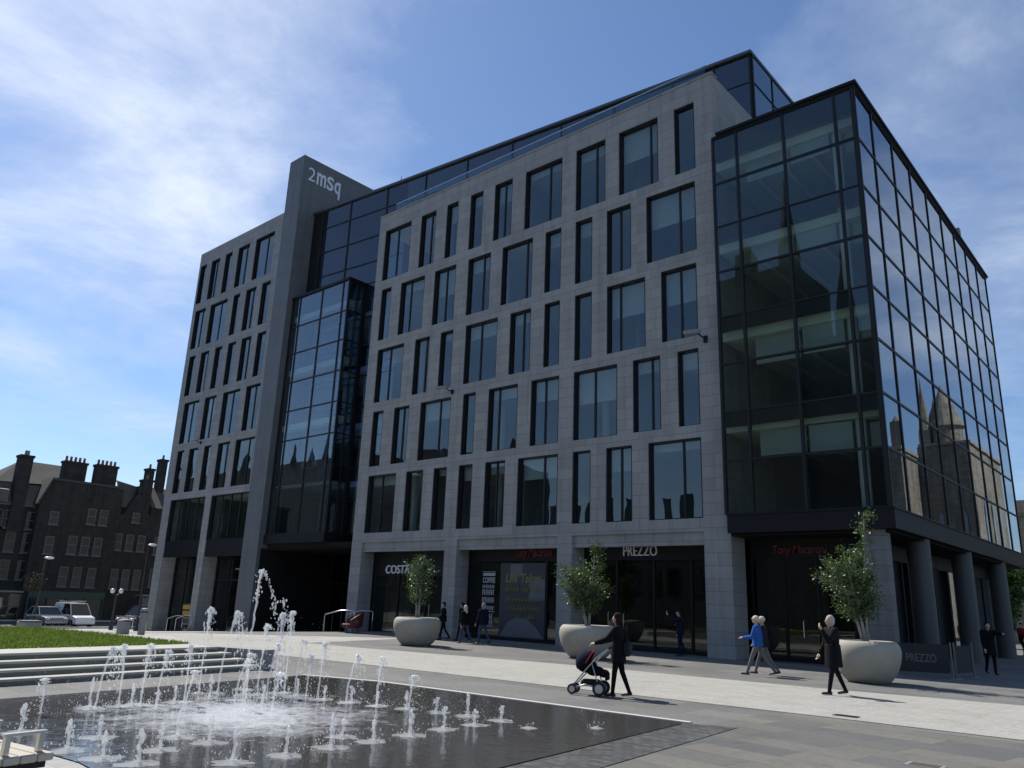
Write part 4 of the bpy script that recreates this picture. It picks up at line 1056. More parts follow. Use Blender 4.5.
def shelter(loc, rz, label):
    o = thing('bus_shelter', label, 'bus shelter', loc, rz)
    mb = MB(); mb.rbox((0, 0, 2.42), (4.2, 1.5, .12)); _lb(mb, 'roof', 'bollard', o)
    for x in (-2, -.7, .7, 2):
        mb = MB(); mb.rbox((x, .65, 1.18), (.07, .07, 2.36)); _lb(mb, 'post', 'pole', o)
    mb = MB(); mb.box(-1.96, 1.96, .64, .66, .3, 2.2); _lb(mb, 'pane', 'shop_glass', o)
    mb = MB(); mb.rbox((0, .4, .5), (3, .3, .06)); _lb(mb, 'bench', 'pole', o)
shelter((-79.5, 38.0, -1.25), rad(-90), 'dark bus shelter with a pale roof line just left of the west wing')
shelter((-79.5, 23.4, -1.25), rad(-90), 'dark bus shelter at the far left edge of the view')
for y0, y1, lb_ in ((21.8, 25.0, 'low grey guard rail in front of the silver hatchback'), (28.2, 31.6, 'low grey guard rail right of the white van')):
    o = thing('guard_rail', lb_, 'guard rail', (-65.8, y0, -1.3))
    mb = MB(); mb.rbox((0, (y1-y0)/2, .95), (.06, y1-y0, .06)); mb.rbox((0, (y1-y0)/2, .2), (.04, y1-y0, .04)); _lb(mb, 'rail', 'bollard', o)
    mb = MB(); n = int((y1-y0)/.16); [mb.rbox((0, .05+i*.16, .57), (.016, .016, .72)) for i in range(n)]; _lb(mb, 'baluster', 'pole', o)
# old granite houses
HX = -82.0; HB = -1.3
def sash(h, y, z, w, hgt, x=HX, pane2=True):
    mb = MB(); t = .09
    mb.box(x+.005, x+.07, y-w/2, y-w/2+t, z, z+hgt); mb.box(x+.005, x+.07, y+w/2-t, y+w/2, z, z+hgt)
    mb.box(x+.005, x+.07, y-w/2+t, y+w/2-t, z+hgt-t, z+hgt); mb.box(x+.005, x+.07, y-w/2+t, y+w/2-t, z, z+t); mb.box(x+.005, x+.07, y-w/2+t, y+w/2-t, z+hgt/2-.04, z+hgt/2+.04)
    mb.box(x+.004, x+.14, y-w/2-.1, y+w/2+.1, z-.12, z-.003)
    f = mb.build('window', 'sash', h)
    MB().box(x+.004, x+.04, y-w/2+t+.002, y+w/2-t-.002, z+t+.002, z+hgt-t-.002).build('pane', 'old_glass', f)
def chimney(h, x, y0, y1, z0, z1, pots=4, mat='old_granite'):
    mb = MB(); mb.box(x-.5, x+.5, y0, y1, z0, z1); mb.box(x-.58, x+.58, y0-.08, y1+.08, z1, z1+.22)
    c = mb.build('chimney', mat, h)
    mb = MB()
    for i in range(pots):
        y = y0+(y1-y0)*(i+.5)/pots; mb.cone((x, y, z1+.22), (x, y, z1+.72), .13, .11, 10)
    mb.build('chimney_pot', 'clay', c)
def shopf(h, y0, y1, x=HX):
    mb = MB(); mb.box(x+.01, x+.25, y0, y1, 2.0-1.3, 2.6-1.3); n = max(2, int((y1-y0)/1.6))
    for i in range(n+1): yy = y0+(y1-y0-.12)*i/n; mb.box(x+.01, x+.2, yy, yy+.12, HB, .698)
    mb.box(x+.01, x+.18, y0, y1, HB-.0, HB+.5)
    s_ = mb.build('shopfront', 'shopgreen', h); MB().box(x+.03, x+.06, y0+.02, y1-.02, HB+.5, .69).build('pane', 'old_glass', s_)
def house(label, y0, y1):
    return thing('granite_house', label, 'house', (HX, (y0+y1)/2, HB))
# A: far left, flat dark roof behind
h = house('dark flat-roofed house at the extreme left of the view', 8, 22.6)
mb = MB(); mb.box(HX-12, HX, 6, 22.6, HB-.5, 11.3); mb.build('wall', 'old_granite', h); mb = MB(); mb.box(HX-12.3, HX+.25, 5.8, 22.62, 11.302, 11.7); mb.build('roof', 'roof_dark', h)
for z in (2.4, 5.4, 8.2):
    for y in (14.5, 17, 19.5, 21.6): sash(h, y, z, 1.0, 1.8)
shopf(h, 12, 22)
# B: mansard house with the tall front stack
h = house('old granite house with a brown mansard, pale upper roof and one tall front chimney', 22.7, 29)
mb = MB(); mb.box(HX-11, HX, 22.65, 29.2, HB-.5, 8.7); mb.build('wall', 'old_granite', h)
mb = MB(); mb.extr([(HX+.12, 8.72), (HX-1.15, 10.9), (HX-1.15, 8.72)], 'y', 22.66, 29.18); mb.build('mansard', 'slate_brown', h)
mb = MB(); mb.add([(HX-1.05, 22.7, 10.9), (HX-1.05, 30.4, 11.2), (HX-6, 30.8, 13.7), (HX-6, 26.0, 13.7), (HX-11, 22.7, 10.9), (HX-11, 30.4, 11.0)], [(0, 1, 2, 3), (0, 3, 4), (4, 3, 2, 5), (1, 5, 2)]); mb.build('roof', 'slate', h)
mb = MB(); mb.box(HX-10.9, HX-1.16, 22.66, 29.15, 8.72, 10.88); mb.build('attic_wall', 'old_granite', h)
mb = MB(); mb.box(HX-.9, HX+.3, 24.1, 25.15, 6.4, 13.2); mb.box(HX-.98, HX+.38, 24.02, 25.23, 13.2, 13.42); c = mb.build('chimney', 'old_granite', h)
mb = MB(); mb.cone((HX-.3, 24.7, 13.42), (HX-.3, 24.7, 13.9), .22, .2, 10); mb.build('chimney_pot', 'bollard', c)
mb = MB(); mb.extr([(HX+.16, 9.0), (HX+.16, 10.1), (HX-.7, 10.25), (HX-.7, 9.0)], 'y', 23.0, 23.75); d = mb.build('dormer', 'slate_brown', h)
mb = MB(); mb.box(HX+.165, HX+.19, 23.1, 23.65, 9.15, 10.0); mb.build('pane', 'sash', d)
for z, hg in ((2.2, 1.7), (4.6, 1.8), (6.7, 1.6)):
    for y in (23.3, 24.6 if z < 5 else 23.95, 26.0, 27.1): sash(h, y, z, .8, hg)
shopf(h, 22.9, 28.9)
# C: tall gabled block with two broad stacks
h = house('tall black gabled house with two broad chimney stacks full of pots', 26.3, 33.6)
cx = HX+.9
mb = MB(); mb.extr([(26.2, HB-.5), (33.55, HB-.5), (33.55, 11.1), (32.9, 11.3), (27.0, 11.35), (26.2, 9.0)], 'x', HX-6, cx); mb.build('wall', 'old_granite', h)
mb = MB(); mb.extr([(26.1, 9.02), (26.95, 11.36), (32.95, 11.31), (33.6, 11.11), (33.6, 11.35), (32.95, 11.55), (26.9, 11.6), (25.9, 9.05)], 'x', HX-6, cx+.1); mb.build('roof', 'roof_dark', h)
chimney(h, HX-1, 28.2, 30.25, 11.0, 13.35, 5); chimney(h, HX-1, 31.2, 33.2, 11.0, 13.45, 5)
for z, ys, hg in ((7.6, (30.9, 32.0), 1.5), (4.7, (29.6, 30.75, 31.9), 1.7), (1.75, (29.3, 30.5, 31.8), 1.8), (7.3, (27.6,), 1.2), (4.6, (27.6,), 1.6)):
    for y in ys: sash(h, y, z, .78, hg, cx)
shopf(h, 26.6, 33.3, cx)
# D: narrow house with a steep gable
h = house('narrow gabled granite house with a pale lower roof, right of the tall black one', 33.6, 36.4)
mb = MB(); mb.extr([(33.6, HB-.5), (36.9, HB-.5), (36.9, 8.6), (36.35, 9.5), (35.35, 11.3), (34.1, 9.0), (33.6, 8.7)], 'x', HX-5, HX+.5); mb.build('wall', 'old_granite', h)
mb = MB(); mb.add([(HX-.6, 33.3, 12.3), (HX-.6, 35.6, 11.9), (HX+.35, 34.2, 9.6), (HX+.35, 33.5, 9.7), (HX-4, 33.3, 12.8), (HX-4, 36.0, 12.4)], [(0, 3, 2, 1), (0, 1, 5, 4)]); mb.build('roof', 'slate', h)
mb = MB(); mb.box(HX-.1, HX+.52, 35.15, 35.5, 11.2, 11.9); mb.build('finial', 'old_granite', h)
chimney(h, HX-.4, 35.75, 36.7, 8.5, 12.5, 1)
for z, ys, hg in ((5.4, (33.9, 35.05, 36.2), 1.6), (1.7, (34.1, 35.2, 36.3), 1.9), (8.2, (35.3,), 1.0)):
    for y in ys: sash(h, y, z, .75, hg, HX+.5)
# E: right-hand house running behind the wing
h = house('granite house with a pale roof running behind the west wing', 36.9, 48)
mb = MB(); mb.box(HX-8, HX, 36.95, 48, HB-.5, 9.9); mb.build('wall', 'old_granite', h)
mb = MB(); mb.extr([(HX+.2, 9.9), (HX-3.5, 12.4), (HX-8.2, 9.9)], 'y', 36.96, 48); mb.build('roof', 'slate', h)
chimney(h, HX-2.5, 36.95, 37.6, 11.6, 14.0, 1); chimney(h, HX-3.2, 38.5, 39.2, 11.6, 15.3, 1)
for z in (2.0, 5.2): [sash(h, y, z, .85, 1.8) for y in (38.2, 40, 42, 44)]
shopf(h, 37.2, 47)

# ------------------------------------------------------------------ right-hand end of the side street
h = thing('granite_house', 'brownish granite building closing the side street at the far right', 'house', (-14, 80, 0))
mb = MB(); mb.box(-28, -6.5, 78, 92, -.3, 10.3); mb.box(-28.3, -6.2, 77.7, 92, 10.302, 10.7); mb.box(-18, -10, 84, 90, 10.702, 12.4); mb.build('wall', 'old_granite_pale', h)
for z in (1.0, 4.2, 7.3):
    for x in (-22, -19, -16, -13.4, -10.8, -8):
        mb = MB(); w = .55
        mb.box(x-w, x+w, 77.93, 77.998, z, z+1.9)
        f = mb.build('window', 'sash', h); mb = MB(); mb.box(x-w+.1, x-.04, 77.90, 77.928, z+.1, z+1.8); mb.box(x+.04, x+w-.1, 77.90, 77.928, z+.1, z+1.8); mb.build('pane', 'old_glass', f)
# granite church across the side street (its mirror image fills the glass flank)
h = thing('granite_church', 'granite church with a conical turret and spires, mirrored in the glass flank', 'church', (6, 100, 0))
mb = MB(); mb.box(7.0, 18, 88.3, 112, -.3, 18.9); mb.box(1.8, 6.99, 95, 111, -.3, 20.2); mb.build('wall', 'church_stone', h)
mb = MB(); mb.box(6.85, 18.2, 88.1, 112.2, 18.902, 19.25); mb.box(1.6, 6.84, 94.8, 111.2, 20.202, 20.5); mb.build('parapet', 'old_granite_pale', h)
mb = MB(); mb.extr([(1.9, 20.51), (4.6, 23.0), (6.8, 20.51)], 'y', 103, 111); mb.build('roof', 'slate', h)
mb = MB(); mb.lathe([(1.75, 20.5), (1.75, 22.4), (2.05, 22.6), (1.9, 23.0), (1.1, 25.2), (.45, 26.6), (.05, 27.6)], 18, (4.5, 97.6, 0)); mb.build('turret', 'church_stone', h)
for x, y, t, w_ in ((6.3, 96.2, 28.5, .55), (5.9, 99.5, 26.5, .5), (7.6, 90, 23, .5)):
    mb = MB(); mb.box(x-w_, x+w_, y-w_, y+w_, 19.26, 22.2); mb.cone((x, y, 22.2), (x, y, t), w_*1.15, .04, 8); mb.build('spire', 'church_stone', h)
def church_win(x0, x1, y, z0, z1, ax):
    mb = MB(); xm = (x0+x1)/2
    mb.extr([(x0, z0), (x1, z0), (x1, z1-.8), (xm, z1), (x0, z1-.8)], ax, y-.05, y-.002); f = mb.build('window', 'sash', h)
    k = .1; MB().extr([(x0+k, z0+k), (x1-k, z0+k), (x1-k, z1-.85), (xm, z1-.15), (x0+k, z1-.85)], ax, y-.09, y-.052).build('pane', 'church_glass', f)
for x in (3.0, 5.3): church_win(x-.35, x+.35, 95, 8, 13.2, 'y')
for x in (8.6, 10.6, 13): church_win(x-.4, x+.4, 88.3, 8, 12.6, 'y')
for y in (99, 103, 107): church_win(y-.5, y+.5, 1.8, 6, 15, 'x')
# college behind the viewer: dark Gothic range and tower mirrored in the front glass
h = thing('gothic_college', 'dark Gothic college range with a pinnacled tower, mirrored in the front glass', 'college building', (-60, -60, -1.3))
mb = MB(); mb.box(-270, -152, -72, -60, -3, 36); mb.box(-151.99, -104, -72, -60, -3, 29); mb.box(-103.99, -47, -72, -60, -3, 11); mb.box(-132, -124, -72, -59, 29.01, 34)
for k in range(40): mb.box(-265+k*4-.6, -265+k*4+.6, -60.8, -60.01, -3, 28)
mb.build('wall', 'college', h)
rk = random.Random(6)
for k in range(0, 41, 2):
    x = -265+4*k+rk.uniform(-1, 1); zb_ = 36.0 if x < -153 else 29.0; t = zb_+rk.uniform(2, 7); mb = MB(); mb.cone((x, -60.4, zb_), (x, -60.4, t), .9, .04, 6); mb.build('pinnacle', 'college', h)
mb = MB(); mb.box(-46, -33, -42, -30, -1, 43); mb.box(-32.99, -20, -42, -31, -1, 33); mb.build('tower', 'college', h)
for x, y, t in ((-45, -31, 60), (-34, -31, 55), (-39.5, -31, 48), (-28, -32, 44), (-21, -32, 46)):
    mb = MB(); z0 = 43.01 if x < -33 else 33.01; mb.box(x-1, x+1, y-.98, y+1, z0, z0+3); mb.cone((x, y, z0+3), (x, y, t), 1.2, .05, 8); mb.build('pinnacle', 'college', h)
mb = MB()
for z in (4, 10, 16): [mb.box(-166+4*k, -163.8+4*k, -59.99, -59.93, z, z+4.2) for k in range(33)]
mb.build('window', 'old_glass', h)
def big_tree(loc, label, seed, H, R, group=None):
    r = random.Random(seed); o = thing('deciduous_tree', label, 'tree', loc, 0, group)
    tr = MB(); lf = MB()
    tr.tube([(0, 0, 0), (.1, .05, H*.25), (.05, .1, H*.5), (0, 0, H*.8)], [.32, .24, .16, .05], 10)
    for k in range(34):
        z = H*r.uniform(.28, .78); b = r.uniform(0, 6.28); L = R*r.uniform(.5, 1.0)*math.sin(PI*min(.95, (z/H-.1)))**.5
        e = (math.cos(b)*L, math.sin(b)*L, z+L*.45)
        tr.tube([(0, 0, z), (e[0]*.5, e[1]*.5, z+L*.3), e], [.08, .05, .02], 6)
        for f in (.45, .7, .85, 1): leafset(lf, r, (e[0]*f, e[1]*f, z+(e[2]-z)*f), 60, R*.13, .16)
    _lb(tr, 'trunk', 'bark_dark', o, smooth=True); _lb(lf, 'crown', 'leaf_big', o)
big_tree((-11.5, 64, 0), 'dark leafy street tree at the far right, beyond the glass flank', 5, 6.5, 2.2)
for i, (x, y, H) in enumerate(((-3, -16, 9), (-9, -19, 10), (-74, -52, 15), (-90, -50, 13))):
    big_tree((x, y, gh(x)), ['leafy square tree behind the viewer, nearest the street corner', 'taller leafy square tree behind the viewer', 'leafy tree before the college range', 'lower leafy tree before the college range'][i], 30+i, H, 3.4)
mb = MB(); mb.add([(-30, -28, .02), (0, -28, .02), (0, -11, .02), (-30, -11, .02)], [(0, 1, 2, 3)]); struct(mb.build('square_lawn', 'grass'))

hd_t = thing('hedge', 'long low clipped hedge behind the viewer, mirrored low in the shop windows', 'hedge', (-24, -7, 0))
mb = MB(); r = random.Random(77); [leafset(mb, r, (-24+t*.5-.25, r.uniform(-.3, .3), r.uniform(.25, .95)), 45, .22, .07) for t in range(-45, 46)]; _lb(mb, 'foliage', 'leaf_big', hd_t)
mb = MB(); mb.box(-23, 22.5, -.35, .35, 0, .25); _lb(mb, 'planting_bed', 'soil', hd_t)

# ------------------------------------------------------------------ people
def uvcap(mb, p0, p1, r0, r1, n=12):
    mb.cone(p0, p1, r0, r1, n); mb.ell(p0, (r0, r0, r0), n, 8); mb.ell(p1, (r1, r1, r1), n, 8)
def remesh(mb, name, vox, parent, mats, classify=None, smooth_it=4):
    me = bpy.data.meshes.new('tmp'); me.from_pydata(mb.v, [], mb.f)
    bm = bmesh.new(); bm.from_mesh(me); bmesh.ops.recalc_face_normals(bm, faces=bm.faces); bm.to_mesh(me); bm.free()
    o = bpy.data.objects.new('tmp', me); COL.objects.link(o)
    m = o.modifiers.new('r', 'REMESH'); m.mode = 'VOXEL'; m.voxel_size = vox
    s_ = o.modifiers.new('s', 'SMOOTH'); s_.factor = .5; s_.iterations = smooth_it
    bpy.context.view_layer.update()
    m2 = bpy.data.meshes.new_from_object(o.evaluated_get(DG())); bpy.data.objects.remove(o); bpy.data.meshes.remove(me)
    m2.name = name; m2.materials.clear()
    for q in mats: m2.materials.append(M[q])
    n = len(m2.polygons); m2.polygons.foreach_set('use_smooth', [True]*n)
    if classify and n:
        co = np.empty(n*3); m2.polygons.foreach_get('center', co); m2.polygons.foreach_set('material_index', classify(co.reshape(-1, 3)))
    oo = bpy.data.objects.new(name, m2); COL.objects.link(oo); oo.parent = parent
    return oo
def person(label, loc, heading, H=1.72, stride=0.0, arms=((10, 15), (-10, 20)), top='black', legs='black', hair='hair_dark', longhair=False, coat=None, coat_len=.45, cap=None, build=1.0, splay=(6, 6), group=None, kneeb=(6, 22), headturn=0, skirtflare=1.0):
    """stride: leg swing in degrees (left leg forward); arms: (shoulder swing, elbow bend) for left and right, forward positive"""
    o = thing('person', label, 'person', loc, heading, group)
    segs = []   # p0,p1,r0,r1,material index
    MATS = [top, legs, 'skin', 'shoe']
    th, sh = .245*H, .245*H
    J = {}
    for s_, sg, kb in ((1, stride, kneeb[0]), (-1, -stride, kneeb[1])):
        hip = Vector((0, .052*H*s_, 0)); a = rad(sg); k = hip+Vector((math.sin(a), .01*s_, -math.cos(a)))*th
        a2 = a-rad(kb if stride else 2); an = k+Vector((math.sin(a2), 0, -math.cos(a2)))*sh
        J[s_] = (hip, k, an, a2)
    low = min(J[1][2].z, J[-1][2].z); hz = .048*H-low
    for s_ in (1, -1):
        hip, k, an, a2 = [(q+Vector((0, 0, hz)) if isinstance(q, Vector) else q) for q in J[s_]]
        segs.append((hip, k, .052*H*build, .034*H, 1)); segs.append((k, an, .034*H, .024*H, 1))
        pitch = max(0, -a2)*.7 if an.z > .06*H else 0
        toe = an+Vector((.095*H*math.cos(pitch), .008*H*s_, -.028*H-.095*H*math.sin(pitch)*.6)); heel = an+Vector((-.02*H, 0, -.026*H))
        toe.z = max(toe.z, .017*H); heel.z = max(heel.z, .018*H)
        segs.append((heel, toe, .021*H, .016*H, 3)); segs.append((an, heel, .022*H, .021*H, 3))
    up = .0
    pel = Vector((0, 0, hz+.02*H)); wst = Vector((.005, 0, hz+.12*H)); chest = Vector((.012, 0, hz+.225*H)); nk = Vector((.012, 0, hz+.295*H)); hd = Vector((.028, 0, hz+.40*H))
    for s_ in (1, -1):
        y = .035*H*s_*build
        segs.append((pel+Vector((0, y, 0)), wst+Vector((0, y*.9, 0)), .066*H*build, .058*H*build, 1 if not coat else 0))
        segs.append((wst+Vector((0, y*.9, 0)), chest+Vector((0, y*1.25, 0)), .058*H*build, .066*H*build, 0))
        segs.append((chest+Vector((0, y, .02*H)), nk+Vector((0, y*.6, -.015*H)), .058*H*build, .035*H, 0))
    segs.append((nk, hd-Vector((0, 0, .03*H)), .031*H, .029*H, 2))
    hands = []
    for s_, (a, e) in zip((1, -1), arms):
        shd = Vector((.01, .103*H*s_*build, hz+.275*H)); a1 = rad(a)
        el = shd+Vector((math.sin(a1), math.sin(rad(splay[0 if s_ > 0 else 1]))*s_, -math.cos(a1))).normalized()*.172*H
        a2 = rad(a+e); inn = -.25*s_ if e > 40 else 0
        wr = el+Vector((math.sin(a2), inn, -math.cos(a2))).normalized()*.148*H
        segs.append((shd, el, .036*H*build, .027*H, 0)); segs.append((el, wr, .027*H, .0185*H, 0)); 
        segs.append((shd+Vector((0, -.04*H*s_, .0)), shd, .038*H, .036*H, 0))
        d = (wr-el).normalized(); hands.append((wr, d, s_))
    mb = MB(); tags = []
    for p0, p1, r0, r1, m_ in segs: uvcap(mb, p0, p1, r0, r1)
    # head with face
    hz_ = hd
    ct, st = math.cos(rad(headturn)), math.sin(rad(headturn))
    def hp(x, y, z): return (hz_.x+x*ct-y*st, hz_.y+x*st+y*ct, hz_.z+z)
    mb.ell(hp(0, 0, .005*H), (.052*H, .044*H, .062*H), 18, 14, rad(headturn)); mb.ell(hp(.018*H, 0, -.032*H), (.034*H, .032*H, .034*H), 14, 10, rad(headturn))
    uvcap(mb, hp(.050*H, 0, .008*H), hp(.060*H, 0, -.012*H), .006*H, .0085*H, 8)
    for s_ in (1, -1): mb.ell(hp(-.002*H, .045*H*s_, -.004*H), (.012*H, .006*H, .018*H), 8, 6, rad(headturn))
    mb.ell(hp(.049*H, 0, -.031*H), (.006*H, .014*H, .005*H), 8, 6, rad(headturn))
    segs.append((Vector(hp(0, 0, -.02*H)), Vector(hp(0, 0, .02*H)), .05*H, .05*H, 2))
    for wr, d, s_ in hands:
        side = d.cross(Vector((1, 0, 0))) if abs(d.x) < .8 else d.cross(Vector((0, 0, 1)))
        side.normalize(); n_ = d.cross(side)
        pc = wr+d*.045*H
        uvcap(mb, wr+d*.01*H, pc+d*.012*H, .0165*H, .020*H, 8); segs.append((wr+d*.015*H, pc+d*.06*H, .02*H, .02*H, 2))
        for f in range(4):
            b = pc+d*.018*H+side*((f-1.5)*.0105*H); ln = (.040, .046, .043, .033)[f]*H
            m1 = b+d*ln*.5+n_*.004*H; e1 = m1+d*ln*.4+n_*.014*H*(1 if s_ > 0 else -1)
            uvcap(mb, b, m1, .0055*H, .005*H, 6); uvcap(mb, m1, e1, .005*H, .0042*H, 6)
        tb = wr+d*.022*H-side*.016*H; uvcap(mb, tb, tb+d*.022*H-side*.018*H, .007*H, .006*H, 6); uvcap(mb, tb+d*.022*H-side*.018*H, tb+d*.04*H-side*.020*H, .006*H, .005*H, 6)
    A = np.array([q[0] for q in segs]); B = np.array([q[1] for q in segs]); RR = np.array([(q[2]+q[3])/2 for q in segs]); MI = np.array([q[4] for q in segs])
    def cls(c):
        d = B-A; L2 = (d*d).sum(1)+1e-9
        t = np.clip(((c[:, None, :]-A[None])*d[None]).sum(2)/L2, 0, 1)
        q = A[None]+t[..., None]*d[None]; ds = np.linalg.norm(c[:, None, :]-q, axis=2)-RR[None]
        return MI[ds.argmin(1)].astype(np.int32)
    remesh(mb, 'body', .0085, o, MATS, cls, 3)
    # hair
    mb = MB()
    if cap:
        mb.ell(hp(-.004*H, 0, .022*H), (.060*H, .052*H, .053*H), 16, 10, rad(headturn)); mb.ell(hp(.040*H, 0, .020*H), (.035*H, .036*H, .008*H), 12, 6, rad(headturn))
        ho = remesh(mb, 'cap', .01, o, [cap], None, 2)
    else:
        mb.ell(hp(-.010*H, 0, .020*H), (.056*H, .051*H, .060*H), 16, 12, rad(headturn))
        mb.ell(hp(-.024*H, 0, -.012*H), (.040*H, .047*H, .050*H), 14, 10, rad(headturn))
        if longhair:
            uvcap(mb, hp(-.030*H, 0, -.01*H), hp(-.045*H, 0, -.12*H), .045*H, .038*H, 12)
            for s_ in (1, -1): uvcap(mb, hp(-.01*H, .035*H*s_, .0), hp(-.012*H, .046*H*s_, -.10*H), .022*H, .016*H, 10)
        remesh(mb, 'hair', .01, o, [hair], None, 2)
    if coat:
        mb = MB(); g = .012*H
        for p0, p1, r0, r1, m_ in segs:
            if m_ == 0: uvcap(mb, p0, p1, r0+g, r1+g*.8)
        zt = hz+.10*H; zb_ = hz-coat_len*H*.5
        prof = []
        n = 20; vs = []; fs = []
        for k, z in enumerate([zt, hz+.02*H, (hz+zb_)/2, zb_]):
            f_ = 1+.10*k*skirtflare*.6
            for i in range(n):
                t = 2*PI*i/n; vs.append((math.cos(t)*.085*H*f_*build, math.sin(t)*.108*H*f_**.7*build, z))
        for k in range(3):
            for i in range(n): fs.append((k*n+i, k*n+(i+1) % n, k*n+n+(i+1) % n, k*n+n+i))
        fs += [tuple(range(n-1, -1, -1)), tuple(range(3*n, 4*n))]
        mb.add(vs, fs)
        remesh(mb, 'coat', .012, o, [coat], None, 2)
    o['_hands'] = 0; del o['_hands']
    R_ = Matrix.Rotation(heading, 3, 'Z')
    return o, [Vector(loc)+R_ @ (wr+d*.06*H) for wr, d, s_ in hands]
def hdg(dx, dy): return math.atan2(dy, dx)
# woman pushing the pram
wh = hdg(-1, -.42)
W_, wh_hands = person('woman in a black coat with long dark hair pushing the pram', (-9.70, 14.62, .0), wh, 1.66, 9, ((42, 28), (40, 30)), 'black', 'black', 'hair_dark', True, 'black', .26, kneeb=(3, 12))
# pram
pm = thing('pram', 'dark buggy with silver frame, navy hood and red-edged handle, pushed by the woman', 'pram', (-10.17, 14.33, .010), wh); pm.scale = (.92, .92, .94)
def wheel(x, y, R, nm='wheel'):
    mb = MB(); mb.cone((x, y-.025, R), (x, y+.025, R), R, R, 20); w = _lb(mb, nm, 'tyre', pm)
    mb = MB(); mb.cone((x, y-.03, R), (x, y+.03, R), R*.62, R*.62, 14); r_ = _lb(mb, 'rim', 'rim', pm); r_.parent = w
wheel(.42, .16, .11); wheel(.42, -.16, .11); wheel(-.22, .25, .15); wheel(-.22, -.25, .15)
mb = MB()
for s_ in (1, -1):
    mb.tube([(.44, .15*s_, .14), (.10, .22*s_, .52), (-.18, .23*s_, .82), (-.42, .21*s_, 1.00)], .017, 8)
    mb.tube([(-.22, .23*s_, .16), (-.05, .22*s_, .66)], .015, 8); mb.tube([(.42, .16*s_, .13), (.1, .2*s_, .22), (-.22, .24*s_, .17)], .020, 8)
mb.tube([(-.22, -.24, .15), (-.22, .24, .15)], .012, 6); _lb(mb, 'frame', 'silver', pm, smooth=True)
mb = MB(); mb.tube([(-.42, -.21, 1.0), (-.50, -.16, 1.03), (-.50, .16, 1.03), (-.42, .21, 1.0)], .02, 8); _lb(mb, 'handle', 'tyre', pm, smooth=True)
mb = MB(); mb.ell((.12, 0, .60), (.24, .18, .15), 16, 10); mb.ell((-.08, 0, .50), (.22, .18, .11), 14, 10); mb.ell((-.28, 0, .46), (.13, .16, .09), 12, 8); mb.rbox((-.36, 0, .40), (.06, .30, .16), 0, .02); _lb(mb, 'seat', 'black', pm, smooth=True)
mb = MB(); vs = []; fs = []; n = 12; m_ = 9
for i in range(n+1):
    t = rad(-30+150*i/n)
    for j in range(m_+1):
        a = PI*j/m_; vs.append((.10+.28*math.cos(t)*math.sin(a), .215*math.cos(a), .66+.28*math.sin(t)*math.sin(a)))
for i in range(n):
    for j in range(m_): fs.append((i*(m_+1)+j, i*(m_+1)+j+1, (i+1)*(m_+1)+j+1, (i+1)*(m_+1)+j))
mb.add(vs, fs); hd_ = _lb(mb, 'hood', 'navy', pm, smooth=True); so = hd_.modifiers.new('thick', 'SOLIDIFY'); so.thickness = .012
mb = MB(); mb.tube([(.10-.15*math.sin(PI*j/9), .222*math.cos(PI*j/9), .66+.255*math.sin(PI*j/9)) for j in range(10)], .014, 6); _lb(mb, 'hood_trim', 'red', pm, smooth=True)
mb = MB(); mb.rbox((.02, 0, .25), (.42, .34, .14), 0, .04); _lb(mb, 'basket', 'darkgrey', pm)
bag = thing('shoulder_bag', 'black shoulder bag hanging at the back of the woman with the pram', 'bag', (-9.53, 14.72, .80), wh)
mb = MB(); mb.rbox((0, 0, .15), (.14, .36, .30), 0, .04); _lb(mb, 'body', 'darkgrey', bag); mb = MB(); mb.tube([(0, -.15, .28), (.03, -.02, .62), (0, .15, .28)], .012, 6); _lb(mb, 'strap', 'darkgrey', bag)
# man in the black coat
person('white-haired man in a long black coat holding a phone to his ear', (-7.03, 19.62, .010), hdg(-.75, -.75), 1.77, 14, ((38, 118), (12, 20)), 'black', 'black', 'hair_white', False, 'black', .36, kneeb=(2, 10), build=1.1, headturn=-10)
# pair by the shop corner
person('walker in a blue jacket and grey trousers with a pale cap', (-10.45, 23.1, .010), hdg(-1, -.25), 1.72, 24, ((22, 62), (-14, 25)), 'blue', 'greytrouser', 'hair_white', cap='cap', coat='blue', coat_len=.06, kneeb=(4, 14))
person('walker in dark clothes with a pale cap beside the blue jacket', (-10.55, 23.73, .004), hdg(-1, -.25), 1.70, -22, ((-12, 20), (18, 30)), 'darkgrey', 'greytrouser', 'hair_grey', cap='cap', coat='darkgrey', coat_len=.10, kneeb=(14, 4))
# person with a phone by the shop window
_, hs = person('person in dark navy clothes raising a bright phone in front of the right shop', (-16.25, 28.85, .004), hdg(-.9, -.45), 1.74, 4, ((70, 75), (5, 12)), 'navy', 'navy', 'hair_dark', coat='navy', coat_len=.12)
ph = thing('phone', 'bright phone held up by the person in navy', 'phone', hs[0]+Vector((0, 0, -.03)), .4)
mb = MB(); mb.rbox((0, 0, .07), (.012, .075, .15), 0, .004); _lb(mb, 'case', 'steel', ph)
# couple
person('blond woman in a dark top and jeans walking beside the lettered window', (-25.15, 25.85, .004), hdg(-1, .1), 1.62, 18, ((-10, 20), (14, 20)), 'black', 'denim', 'hair_blond', True, 'black', .08)
person('grey-haired man in a navy jacket beside the blond woman', (-24.4, 26.2, .004), hdg(-1, .1), 1.74, 14, ((12, 20), (-12, 20)), 'navy', 'denim', 'hair_grey', False, 'navy', .12)
